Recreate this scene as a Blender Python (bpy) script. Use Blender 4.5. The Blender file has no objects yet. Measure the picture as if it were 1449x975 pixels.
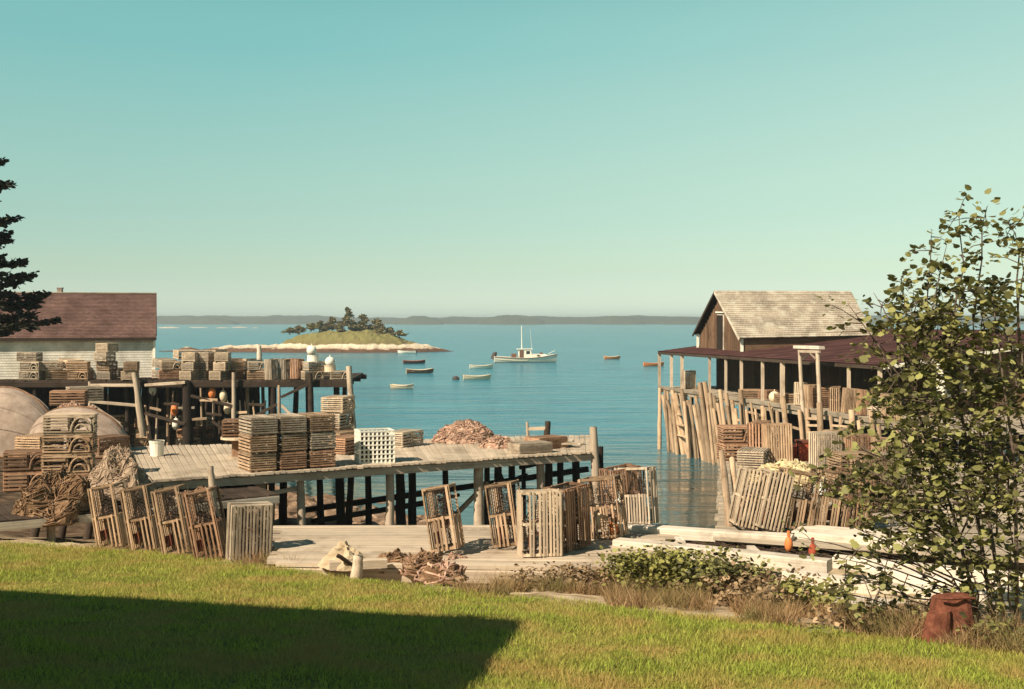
import bpy, math, random
import numpy as np
from mathutils import Vector, Matrix, noise
random.seed(7); rng = np.random.default_rng(7)
sc = bpy.context.scene
col = sc.collection
R = math.radians

# ------------------------------------------------------------------ camera, sky, sun, exposure
F, CX, HY, CZ = 1700.0, 724.5, 452.0, 8.0            # focal length, centre and horizon in photo pixels; eye height over the water
cam = bpy.data.objects.new('camera', bpy.data.cameras.new('camera')); col.objects.link(cam)
cam.location = (0, 0, CZ); cam.rotation_euler = (R(90), 0, 0)
cam.data.sensor_width = 36; cam.data.lens = 36 * F / 1449
cam.data.shift_y = -(487.5 - HY) / 1449
cam.data.clip_start = 0.1; cam.data.clip_end = 20000
sc.camera = cam

SUN_EL = 42
LD = Vector((math.cos(R(SUN_EL)) * .74, math.cos(R(SUN_EL)) * .673, -math.sin(R(SUN_EL)))).normalized()   # way the light travels
w = bpy.data.worlds.new('World'); sc.world = w; w.use_nodes = True
nt = w.node_tree; bg = nt.nodes['Background']
sky = nt.nodes.new('ShaderNodeTexSky'); sky.sky_type = 'NISHITA'; sky.sun_disc = False
sky.sun_elevation = R(SUN_EL); sky.sun_rotation = math.atan2(-LD.x, -LD.y)
sky.air_density = 1.0; sky.dust_density = 0.6; sky.ozone_density = 1.0
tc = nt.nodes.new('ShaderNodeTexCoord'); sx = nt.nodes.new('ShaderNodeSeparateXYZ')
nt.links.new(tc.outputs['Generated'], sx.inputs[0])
rp = nt.nodes.new('ShaderNodeValToRGB')              # faded print: teal above, cream-green at the horizon; darkened overhead to deepen shadows
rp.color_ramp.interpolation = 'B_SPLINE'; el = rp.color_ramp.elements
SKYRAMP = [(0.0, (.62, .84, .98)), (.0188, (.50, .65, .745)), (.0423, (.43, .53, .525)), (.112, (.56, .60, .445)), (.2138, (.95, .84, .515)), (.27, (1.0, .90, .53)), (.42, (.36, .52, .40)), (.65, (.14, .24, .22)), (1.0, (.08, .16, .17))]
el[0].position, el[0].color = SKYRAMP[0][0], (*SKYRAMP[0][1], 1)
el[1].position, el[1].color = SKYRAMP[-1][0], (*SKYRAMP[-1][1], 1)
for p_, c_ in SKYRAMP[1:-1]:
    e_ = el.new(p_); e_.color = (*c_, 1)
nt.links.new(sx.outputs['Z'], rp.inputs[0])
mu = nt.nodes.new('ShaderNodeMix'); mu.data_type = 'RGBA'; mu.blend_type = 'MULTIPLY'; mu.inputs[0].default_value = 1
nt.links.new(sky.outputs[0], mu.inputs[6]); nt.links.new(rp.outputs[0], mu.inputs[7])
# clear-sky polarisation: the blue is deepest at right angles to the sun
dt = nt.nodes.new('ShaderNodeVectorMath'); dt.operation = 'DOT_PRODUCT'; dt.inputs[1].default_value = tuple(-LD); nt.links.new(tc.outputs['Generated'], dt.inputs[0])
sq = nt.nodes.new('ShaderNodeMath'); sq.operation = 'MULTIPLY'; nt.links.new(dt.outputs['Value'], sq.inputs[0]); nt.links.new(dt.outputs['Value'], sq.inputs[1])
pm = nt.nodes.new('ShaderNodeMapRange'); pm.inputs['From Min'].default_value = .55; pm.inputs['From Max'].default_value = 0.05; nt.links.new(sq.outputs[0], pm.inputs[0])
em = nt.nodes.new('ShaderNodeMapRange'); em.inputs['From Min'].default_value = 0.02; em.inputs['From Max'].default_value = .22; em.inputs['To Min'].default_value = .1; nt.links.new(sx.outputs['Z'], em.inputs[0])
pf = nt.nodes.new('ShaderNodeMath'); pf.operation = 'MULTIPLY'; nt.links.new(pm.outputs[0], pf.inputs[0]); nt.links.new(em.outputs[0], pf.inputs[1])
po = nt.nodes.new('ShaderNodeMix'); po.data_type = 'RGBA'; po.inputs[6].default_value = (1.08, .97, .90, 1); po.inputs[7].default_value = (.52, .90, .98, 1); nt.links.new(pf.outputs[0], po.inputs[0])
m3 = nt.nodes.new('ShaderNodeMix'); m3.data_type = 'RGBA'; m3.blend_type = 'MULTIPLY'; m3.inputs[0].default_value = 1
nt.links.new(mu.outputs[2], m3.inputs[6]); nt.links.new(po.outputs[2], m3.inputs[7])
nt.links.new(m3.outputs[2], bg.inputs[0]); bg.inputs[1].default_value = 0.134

sun = bpy.data.objects.new('sun', bpy.data.lights.new('sun', 'SUN')); col.objects.link(sun)
sun.data.energy = 5.0; sun.data.angle = R(.5); sun.data.color = (1, .86, .69)
sun.rotation_euler = LD.to_track_quat('-Z', 'Y').to_euler(); sun.location = (-40, -40, 60)
sc.view_settings.view_transform = 'Standard'; sc.view_settings.look = 'None'
sc.view_settings.exposure = 0.68; sc.view_settings.gamma = 1
sc.render.engine = 'CYCLES'
sc.cycles.max_bounces = 6; sc.cycles.transparent_max_bounces = 8

# ------------------------------------------------------------------ helpers
def V(px, py, D): return Vector(((px - CX) / F * D, D, CZ - (py - HY) / F * D))
def G(px, py, z): return V(px, py, (CZ - z) * F / (py - HY))
def dline(px, P, Q):                                  # depth at which the sight line of column px crosses the plan line PQ
    k = (px - CX) / F; dx, dy = Q[0] - P[0], Q[1] - P[1]
    t = (k * P[1] - P[0]) / (dx - k * dy)
    return P[1] + dy * t
def lerp(a, b, t): return a + (b - a) * t
def U(a, b): return random.uniform(a, b)

def T(o, label, cat, group=None):
    o['label'] = label; o['category'] = cat
    if group: o['group'] = group
    return o
def sub(o, part): o.parent = part; return o
def struct(o): o['kind'] = 'structure'; return o
def stuff(o): o['kind'] = 'stuff'; return o
def empty(name, loc=(0, 0, 0)):
    o = bpy.data.objects.new(name, None); o.empty_display_size = .2
    col.objects.link(o); o.location = loc; return o
def kids(o): return [c for c in bpy.data.objects if c.parent == o]
TREE = {}
def copy_tree(o, parent=None):
    c = o.copy(); col.objects.link(c); c.parent = parent
    for ch in TREE.get(o.name, []):
        d = ch.copy(); col.objects.link(d); d.parent = c
        for g in TREE.get(ch.name, []):
            e = g.copy(); col.objects.link(e); e.parent = d
    return c
def reg(o):
    ks = kids(o); TREE[o.name] = ks
    for k in ks: TREE[k.name] = kids(k)

class MB:
    def __init__(s): s.v = []; s.f = []
    def add(s, vs, fs):
        n = len(s.v); s.v += [tuple(v) for v in vs]; s.f += [tuple(i + n for i in f) for f in fs]
    def box(s, c, size, M=None):
        c = Vector(c); a, b, d = size[0] / 2, size[1] / 2, size[2] / 2
        vs = [Vector((x, y, z)) for x in (-a, a) for y in (-b, b) for z in (-d, d)]
        if M: vs = [M @ v for v in vs]
        s.add([c + v for v in vs], [(0, 1, 3, 2), (4, 6, 7, 5), (0, 4, 5, 1), (2, 3, 7, 6), (0, 2, 6, 4), (1, 5, 7, 3)]); return s
    def bar(s, p0, p1, wd, h=None, up=(0, 0, 1)):
        p0, p1 = Vector(p0), Vector(p1); d = p1 - p0
        s.box((p0 + p1) / 2, (d.length, wd, h or wd), frame(d, up)); return s
    def tube(s, pts, rad, n=8, cap=True):
        pts = [Vector(p) for p in pts]
        if not isinstance(rad, (list, tuple)): rad = [rad] * len(pts)
        base = len(s.v); rings = []
        for i, p in enumerate(pts):
            d = (pts[min(i + 1, len(pts) - 1)] - pts[max(i - 1, 0)]).normalized()
            M = frame(d, (0, 0, 1) if abs(d.z) < .95 else (0, 1, 0))
            rings.append([p + M @ Vector((0, math.cos(a) * rad[i], math.sin(a) * rad[i])) for a in [2 * math.pi * k / n for k in range(n)]])
        vs = [v for r in rings for v in r]; fs = []
        for i in range(len(pts) - 1):
            for k in range(n):
                fs.append((i * n + k, i * n + (k + 1) % n, (i + 1) * n + (k + 1) % n, (i + 1) * n + k))
        if cap: fs += [tuple(range(n))[::-1], tuple((len(pts) - 1) * n + k for k in range(n))]
        s.add(vs, fs); return s
    def build(s, name, mat, parent=None, smooth=False, origin=None):
        off = Vector(parent.location) if parent else Vector(origin or (0, 0, 0))
        me = bpy.data.meshes.new(name)
        me.from_pydata([tuple(Vector(v) - off) for v in s.v], [], s.f); me.update()
        if smooth: me.shade_smooth()
        me.materials.append(mat)
        o = bpy.data.objects.new(name, me); col.objects.link(o)
        if parent: o.parent = parent
        elif origin: o.location = origin
        return o
def frame(d, up=(0, 0, 1)):
    x = Vector(d).normalized(); up = Vector(up)
    if abs(x.dot(up)) > .98: up = Vector((0, 1, 0)) if abs(x.y) < .9 else Vector((1, 0, 0))
    y = up.cross(x).normalized(); z = x.cross(y)
    return Matrix((x, y, z)).transposed()

# unit plank (length along X) and unit pole (length along X), shared by all pieces
def unit_plank(k):
    m = MB(); r = random.Random(k); j = lambda a: r.uniform(-a, a)
    vs = []
    for x in (-.5, -.17, .17, .5):
        for (y, z) in ((-.5, -.5), (.5, -.5), (.5, .38), (.42, .5), (-.42, .5), (-.5, .38)):
            vs.append((x, y + j(.03), z + j(.05)))
    fs = [tuple(range(6))[::-1], tuple(range(18, 24))]
    for i in range(3):
        for q in range(6): fs.append((i * 6 + q, i * 6 + (q + 1) % 6, i * 6 + 6 + (q + 1) % 6, i * 6 + 6 + q))
    m.add(vs, fs); me = bpy.data.meshes.new('plank'); me.from_pydata(m.v, [], m.f); me.update(); return me
def unit_pole(k):
    r = random.Random(k + 50); m = MB(); pts = []; rad = []
    for i in range(7):
        t = i / 6; pts.append((t - .5, r.uniform(-.05, .05), r.uniform(-.05, .05))); rad.append((.5 - .1 * t) * r.uniform(.93, 1.06))
    n = 10; vs = [(p[0], p[1] + math.cos(6.28319 * k / n) * q, p[2] + math.sin(6.28319 * k / n) * q) for p, q in zip(pts, rad) for k in range(n)]
    fs = [(i * n + k, i * n + (k + 1) % n, (i + 1) * n + (k + 1) % n, (i + 1) * n + k) for i in range(6) for k in range(n)] + [tuple(range(n))[::-1], tuple(60 + k for k in range(n))]
    m.add(vs, fs); me = bpy.data.meshes.new('pole'); me.from_pydata(m.v, [], m.f); me.update(); me.shade_smooth(); return me
UP = {}
def shared(kind, k, mat):
    key = (kind, k, mat.name)
    if key not in UP:
        me = unit_plank(k) if kind == 'plank' else unit_pole(k)
        me.materials.append(mat); UP[key] = me
    return UP[key]
def piece(name, p0, p1, wd, h, mat, parent=None, up=(0, 0, 1), kind='plank'):
    p0, p1 = Vector(p0), Vector(p1); d = p1 - p0
    me = shared(kind, random.randrange(5), mat)
    o = bpy.data.objects.new(name, me); col.objects.link(o)
    M = Matrix.Translation((p0 + p1) / 2) @ frame(d, up).to_4x4() @ Matrix.Diagonal((d.length, wd, h, 1))
    if parent:
        o.parent = parent; M = Matrix.Translation(-Vector(parent.location)) @ M
    o.matrix_basis = M
    return o
def pole(name, p0, p1, dia, mat, parent=None): return piece(name, p0, p1, dia, dia, mat, parent, kind='pole')

# ------------------------------------------------------------------ materials
def newmat(name):
    m = bpy.data.materials.new(name); m.use_nodes = True
    n = m.node_tree.nodes; return m, n, m.node_tree.links, n['Principled BSDF']
def ramp(n, stops):
    r = n.new('ShaderNodeValToRGB'); e = r.color_ramp.elements
    e[0].position, e[0].color = stops[0][0], (*stops[0][1], 1); e[1].position, e[1].color = stops[-1][0], (*stops[-1][1], 1)
    for p, c in stops[1:-1]: q = e.new(p); q.color = (*c, 1)
    return r
def wood(name, dark, light, scale=(1.2, 5, 5), ns=2.2, vary=.35, bump=.4, rough=.9):
    m, n, l, b = newmat(name)
    t = n.new('ShaderNodeTexCoord'); mp = n.new('ShaderNodeMapping'); mp.inputs['Scale'].default_value = scale
    oi = n.new('ShaderNodeObjectInfo'); ma = n.new('ShaderNodeMath'); ma.operation = 'MULTIPLY'; ma.inputs[1].default_value = 61
    nz = n.new('ShaderNodeTexNoise'); nz.noise_dimensions = '4D'; nz.inputs['Scale'].default_value = ns; nz.inputs['Detail'].default_value = 8; nz.inputs['Roughness'].default_value = .7
    l.new(t.outputs['Object'], mp.inputs[0]); l.new(mp.outputs[0], nz.inputs['Vector']); l.new(oi.outputs['Random'], ma.inputs[0]); l.new(ma.outputs[0], nz.inputs['W'])
    mid = tuple((a + c) / 2 for a, c in zip(dark, light))
    r = ramp(n, [(.3, dark), (.48, mid), (.66, light)]); l.new(nz.outputs[0], r.inputs[0])
    hs = n.new('ShaderNodeHueSaturation'); mr = n.new('ShaderNodeMapRange')
    mr.inputs['To Min'].default_value = 1 - vary; mr.inputs['To Max'].default_value = 1 + vary * .8
    l.new(oi.outputs['Random'], mr.inputs[0]); l.new(mr.outputs[0], hs.inputs['Value']); l.new(r.outputs[0], hs.inputs['Color'])
    ge = n.new('ShaderNodeNewGeometry'); mi = n.new('ShaderNodeMapRange'); mi.inputs['To Min'].default_value = .72; mi.inputs['To Max'].default_value = 1.2; l.new(ge.outputs['Random Per Island'], mi.inputs[0])
    st = n.new('ShaderNodeTexNoise'); st.inputs['Scale'].default_value = 1.1; st.inputs['Detail'].default_value = 9; st.inputs['Roughness'].default_value = .7; l.new(ge.outputs['Position'], st.inputs['Vector'])
    sr = ramp(n, [(.34, (.60, .56, .52)), (.5, (1.0, 1.0, 1.0)), (.68, (1.12, 1.1, 1.08))]); l.new(st.outputs[0], sr.inputs[0])
    m1 = n.new('ShaderNodeMix'); m1.data_type = 'RGBA'; m1.blend_type = 'MULTIPLY'; m1.inputs[0].default_value = 1; l.new(hs.outputs[0], m1.inputs[6]); l.new(sr.outputs[0], m1.inputs[7])
    m2 = n.new('ShaderNodeVectorMath'); m2.operation = 'SCALE'; l.new(m1.outputs[2], m2.inputs[0]); l.new(mi.outputs[0], m2.inputs['Scale'])
    l.new(m2.outputs[0], b.inputs['Base Color']); b.inputs['Roughness'].default_value = rough; b.inputs['Specular IOR Level'].default_value = .2
    bp = n.new('ShaderNodeBump'); bp.inputs['Strength'].default_value = bump; bp.inputs['Distance'].default_value = .02
    l.new(nz.outputs[0], bp.inputs['Height']); l.new(bp.outputs[0], b.inputs['Normal'])
    return m
def blotch(name, stops, ns=3.0, bump=.3, rough=.85, detail=6, dist=.05, vary=0, spec=.2, coord='Object'):
    m, n, l, b = newmat(name)
    t = n.new('ShaderNodeTexCoord'); nz = n.new('ShaderNodeTexNoise'); nz.inputs['Scale'].default_value = ns; nz.inputs['Detail'].default_value = detail; nz.inputs['Roughness'].default_value = .65
    l.new(t.outputs[coord], nz.inputs['Vector']); r = ramp(n, stops); l.new(nz.outputs[0], r.inputs[0]); src = r.outputs[0]
    if vary:
        g = n.new('ShaderNodeNewGeometry'); hs = n.new('ShaderNodeHueSaturation'); mr = n.new('ShaderNodeMapRange')
        mr.inputs['To Min'].default_value = 1 - vary; mr.inputs['To Max'].default_value = 1 + vary
        l.new(g.outputs['Random Per Island'], mr.inputs[0]); l.new(mr.outputs[0], hs.inputs['Value']); l.new(src, hs.inputs['Color']); src = hs.outputs[0]
    l.new(src, b.inputs['Base Color']); b.inputs['Roughness'].default_value = rough; b.inputs['Specular IOR Level'].default_value = spec
    if bump:
        bp = n.new('ShaderNodeBump'); bp.inputs['Strength'].default_value = bump; bp.inputs['Distance'].default_value = dist
        l.new(nz.outputs[0], bp.inputs['Height']); l.new(bp.outputs[0], b.inputs['Normal'])
    return m
def flat2(name, c, s=.25, **k): return blotch(name, [(.3, tuple(x * (1 - s) for x in c)), (.7, tuple(min(1, x * (1 + s)) for x in c))], **k)
def leafmat(name, dark, light, trans=.25, rough=.55, patch=None):
    m, n, l, b = newmat(name)
    g = n.new('ShaderNodeNewGeometry'); r = ramp(n, [(0, dark), (.55, tuple((a + c) / 2 for a, c in zip(dark, light))), (1, light)])
    l.new(g.outputs['Random Per Island'], r.inputs[0]); src = r.outputs[0]
    if patch:                                         # drier patches
        nz = n.new('ShaderNodeTexNoise'); nz.inputs['Scale'].default_value = 1.3; nz.inputs['Detail'].default_value = 8; l.new(g.outputs['Position'], nz.inputs['Vector'])
        r2 = ramp(n, [(.42, (0, 0, 0)), (.64, (.9, .9, .9))]); l.new(nz.outputs[0], r2.inputs[0])
        mx2 = n.new('ShaderNodeMix'); mx2.data_type = 'RGBA'; l.new(r2.outputs[0], mx2.inputs[0]); l.new(src, mx2.inputs[6]); mx2.inputs[7].default_value = (*patch, 1); src = mx2.outputs[2]
    l.new(src, b.inputs['Base Color'])
    b.inputs['Roughness'].default_value = rough; b.inputs['Specular IOR Level'].default_value = .25
    tr = n.new('ShaderNodeBsdfTranslucent'); mx = n.new('ShaderNodeMixShader'); mx.inputs[0].default_value = trans
    l.new(src, tr.inputs[0]); l.new(b.outputs[0], mx.inputs[1]); l.new(tr.outputs[0], mx.inputs[2])
    l.new(mx.outputs[0], n['Material Output'].inputs[0]); return m

M = {}
M['deck'] = wood('deck_wood', (.33, .26, .18), (.52, .43, .32), vary=.16)
M['deck_grey'] = wood('deck_grey_wood', (.20, .165, .115), (.42, .35, .26), vary=.25)
M['pale'] = wood('pale_timber', (.44, .37, .28), (.72, .64, .52), vary=.12)
M['post'] = wood('post_wood', (.27, .20, .14), (.60, .49, .36), vary=.2)
M['pole'] = wood('pole_wood', (.20, .125, .07), (.62, .45, .29), vary=.42)
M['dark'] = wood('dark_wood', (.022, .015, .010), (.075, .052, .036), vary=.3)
M['wet_shade'] = wood('wet_and_shade_wood', (.012, .009, .007), (.045, .031, .022), vary=.3)  # wet wood; also the dark tone that stands in for under-deck shade
M['t_tan'] = wood('trap_tan_lath', (.25, .15, .085), (.58, .41, .26), vary=.4)
M['t_grey'] = wood('trap_grey_lath', (.24, .185, .13), (.56, .46, .34), vary=.3)
M['t_brown'] = wood('trap_brown_lath', (.17, .09, .05), (.45, .27, .165), vary=.4)
M['t_pale'] = wood('trap_pale_lath', (.34, .25, .16), (.66, .53, .38), vary=.25)
ms = dict(scale=(3, 3, 3), ns=3.0)
M['m_tan'] = wood('trap_tan_frame', (.20, .12, .065), (.48, .33, .20), **ms)
M['m_grey'] = wood('trap_grey_frame', (.19, .15, .10), (.47, .38, .28), **ms)
M['m_brown'] = wood('trap_brown_frame', (.12, .065, .035), (.34, .20, .12), **ms)
M['m_pale'] = wood('trap_pale_frame', (.34, .26, .17), (.64, .52, .37), **ms)
M['net'] = flat2('twine_net', (.055, .038, .026), .4, ns=12)
M['white'] = flat2('white_paint', (.74, .70, .58), .08, ns=4, bump=.1)
M['cream'] = flat2('cream_paint', (.66, .53, .36), .12, ns=2.5, bump=.08, rough=.6)
M['hull'] = blotch('hull_pale_paint', [(.3, (.20, .145, .11)), (.5, (.32, .245, .19)), (.7, (.42, .33, .26))], ns=2.6, bump=.3, rough=.8, detail=12)
M['orange'] = flat2('orange_paint', (.62, .20, .06), .15, ns=4, bump=.05, rough=.5)
M['darkhull'] = flat2('dark_hull_paint', (.06, .04, .035), .2, ns=4, rough=.5)
M['brownhull'] = flat2('brown_hull_paint', (.16, .08, .05), .2, ns=4, rough=.5)
M['red'] = flat2('faded_red_paint', (.34, .07, .035), .3, ns=6)
M['rust'] = blotch('rusty_steel', [(.3, (.07, .022, .013)), (.5, (.15, .050, .028)), (.7, (.24, .09, .05))], ns=7, bump=.4)
M['glass'] = newmat('dark_pane_glass')[0]; g_ = M['glass'].node_tree.nodes['Principled BSDF']; g_.inputs['Base Color'].default_value = (.02, .025, .03, 1); g_.inputs['Roughness'].default_value = .08
M['metal'] = flat2('grey_metal', (.25, .24, .22), .2, rough=.5)
M['rope'] = blotch('old_rope', [(.3, (.13, .07, .045)), (.5, (.36, .22, .15)), (.72, (.58, .42, .31))], ns=9, bump=.5, vary=.45)
M['weed'] = blotch('rockweed_heap', [(.3, (.09, .05, .025)), (.55, (.22, .13, .07)), (.75, (.42, .30, .19))], ns=6, bump=.6, vary=.3)
M['yrope'] = blotch('pale_yellow_rope', [(.3, (.38, .29, .14)), (.7, (.66, .56, .34))], ns=9, bump=.3, vary=.3)
M['netheap'] = blotch('brown_net', [(.3, (.22, .15, .10)), (.55, (.37, .27, .185)), (.75, (.50, .38, .27))], ns=14, bump=.5, detail=8)
M['sand'] = blotch('pale_dirt', [(.3, (.34, .25, .15)), (.7, (.55, .44, .29))], ns=5, bump=.5)
M['rock'] = blotch('shore_rock', [(.3, (.10, .06, .035)), (.5, (.20, .13, .08)), (.72, (.36, .27, .19))], ns=1.8, bump=.6, vary=.35)
M['bark'] = blotch('bark', [(.3, (.06, .04, .03)), (.7, (.17, .13, .095))], ns=12, bump=.6)
M['leaf'] = leafmat('round_leaves', (.034, .030, .012), (.34, .33, .11), .28)
M['leaf2'] = leafmat('bush_leaves', (.08, .075, .02), (.38, .36, .10), .25)
M['leafdry'] = leafmat('rusty_bush_leaves', (.10, .06, .03), (.44, .31, .17), .2)
M['needle'] = leafmat('spruce_needles', (.014, .013, .008), (.055, .052, .026), .05, .8)
M['isl_leaf'] = leafmat('island_foliage', (.09, .075, .028), (.26, .21, .085), .1, .8)
M['grass'] = leafmat('grass_blades', (.19, .22, .035), (.46, .52, .08), .35, .7, patch=(.42, .29, .10))
M['dry'] = leafmat('dry_grass_blades', (.17, .085, .038), (.56, .37, .19), .3, .8, patch=(.20, .17, .06))

# stepped shingle courses
def shingle(name, c1, c2, lichen=None, mort=.45):
    m, n, l, b = newmat(name)
    t = n.new('ShaderNodeTexCoord'); br = n.new('ShaderNodeTexBrick'); br.inputs['Scale'].default_value = 1.0
    br.inputs['Brick Width'].default_value = .17; br.inputs['Row Height'].default_value = .16; br.inputs['Mortar Size'].default_value = .006; br.inputs['Bias'].default_value = 0
    br.inputs['Color1'].default_value = (*c1, 1); br.inputs['Color2'].default_value = (*c2, 1); br.inputs['Mortar'].default_value = (*[x * mort for x in c1], 1)
    l.new(t.outputs['UV'], br.inputs['Vector'])
    nz = n.new('ShaderNodeTexNoise'); nz.inputs['Scale'].default_value = .9; nz.inputs['Detail'].default_value = 8; l.new(t.outputs['Object'], nz.inputs['Vector'])
    r = ramp(n, [(.35, (.7, .7, .7)), (.7, (1.25, 1.25, 1.25))]); l.new(nz.outputs[0], r.inputs[0])
    mx = n.new('ShaderNodeMix'); mx.data_type = 'RGBA'; mx.blend_type = 'MULTIPLY'; mx.inputs[0].default_value = 1
    l.new(br.outputs[0], mx.inputs[6]); l.new(r.outputs[0], mx.inputs[7]); src = mx.outputs[2]
    if lichen:
        n2 = n.new('ShaderNodeTexNoise'); n2.inputs['Scale'].default_value = 1.7; n2.inputs['Detail'].default_value = 9; l.new(t.outputs['Object'], n2.inputs['Vector'])
        r2 = ramp(n, [(.5, (0, 0, 0)), (.68, (1, 1, 1))]); l.new(n2.outputs[0], r2.inputs[0])
        m2 = n.new('ShaderNodeMix'); m2.data_type = 'RGBA'; l.new(r2.outputs[0], m2.inputs[0]); l.new(src, m2.inputs[6]); m2.inputs[7].default_value = (*lichen, 1); src = m2.outputs[2]
    l.new(src, b.inputs['Base Color']); b.inputs['Roughness'].default_value = .95; b.inputs['Specular IOR Level'].default_value = .1
    bp = n.new('ShaderNodeBump'); bp.inputs['Strength'].default_value = .5; bp.inputs['Distance'].default_value = .02; l.new(br.outputs['Fac'], bp.inputs['Height']); bp.invert = True; l.new(bp.outputs[0], b.inputs['Normal'])
    return m
M['roof_red'] = shingle('red_brown_roof_shingles', (.120, .070, .057), (.165, .098, .080))
M['roof_pale'] = shingle('pale_weathered_roof_shingles', (.33, .275, .205), (.42, .355, .27), (.45, .41, .32))
M['roof_dark'] = shingle('plum_brown_roofing', (.075, .032, .028), (.115, .052, .046))
M['wall_white'] = shingle('white_wall_shingles', (.66, .62, .52), (.74, .70, .59), mort=.8)
M['wall_brown'] = shingle('brown_wall_shingles', (.11, .055, .035), (.17, .09, .055))
def courses(name, a, b, c, d, mat, parent=None, step=.16, lip=.014, thick=.05):
    """A shingled slope a-b (low edge) to d-c (high edge): overlapping courses, each a wedge proud of the next."""
    a, b, c, d = map(Vector, (a, b, c, d)); n = max(3, round((d - a).length / step)); nrm = (b - a).cross(d - a).normalized()
    off = Vector(parent.location) if parent else Vector((0, 0, 0))
    vs, fs, uv = [], [], []
    W, H = (b - a).length, (d - a).length
    for i in range(n):
        t0, t1 = i / n, (i + 1) / n
        p = [lerp(a, d, t0) + nrm * lip, lerp(b, c, t0) + nrm * lip, lerp(b, c, t1), lerp(a, d, t1), lerp(a, d, t0) - nrm * thick, lerp(b, c, t0) - nrm * thick, lerp(b, c, t1) - nrm * thick, lerp(a, d, t1) - nrm * thick]
        k = len(vs); vs += [tuple(q - off) for q in p]
        fs += [(k, k + 1, k + 2, k + 3), (k + 4, k + 5, k + 1, k), (k + 1, k + 5, k + 6, k + 2), (k + 4, k, k + 3, k + 7), (k + 7, k + 6, k + 5, k + 4)]
        v0, v1 = i * .16, (i + 1) * .16
        uv += [(0, v0), (W, v0), (W, v1), (0, v1)] + [(0, v0)] * 16
    me = bpy.data.meshes.new(name); me.from_pydata(vs, [], fs); me.update(); me.materials.append(mat)
    ul = me.uv_layers.new(name='UVMap'); ul.data.foreach_set('uv', np.array(uv, dtype=np.float32).ravel())
    o = bpy.data.objects.new(name, me); col.objects.link(o); o.parent = parent
    return o

# ------------------------------------------------------------------ terrain, water, far land
EDGE = np.array([(-60, 46), (-14, 25.4), (-10.1, 24.4), (-6.4, 22.3), (-3.8, 19.6), (-1.27, 17.2), (-.24, 16.3), (2.33, 14.3), (3.7, 13.2), (4.3, 12.5), (8, 10), (60, 6)], float)
SHORE = np.array([(-60, 150), (-34, 120), (-25, 84), (-16, 68), (-9, 53), (-5, 48.5), (0, 43), (5, 38), (12, 36), (22, 40), (29, 60), (34, 110), (60, 140)], float)
def lawn_z(y): return 5.9 - .1 * y
def terrain(x, y):
    e = np.interp(x, EDGE[:, 0], EDGE[:, 1]); s = np.interp(x, SHORE[:, 0], SHORE[:, 1])
    ze = lawn_z(e); y1 = np.maximum(e + .9, 19.2); z1 = np.minimum(ze - .12, 3.72); y2 = y1 + 4.5; z2 = np.interp(x, [.8, 2.4], [2.5, 3.62])
    s = np.maximum(s, y2 + 4)
    z = np.where(y <= e, lawn_z(y), np.where(y <= y1, ze + (z1 - ze) * (y - e) / (y1 - e), np.where(y <= y2, z1 + (z2 - z1) * (y - y1) / (y2 - y1),
        np.where(y <= s, z2 * (1 - (y - y2) / (s - y2)), np.maximum(-.09 * (y - s), -4)))))
    return z
def tz(x, y):
    return float(terrain(np.array(float(x)), np.array(float(y)))) + .03 * noise.noise((x * .9, y * .9, 1))
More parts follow.
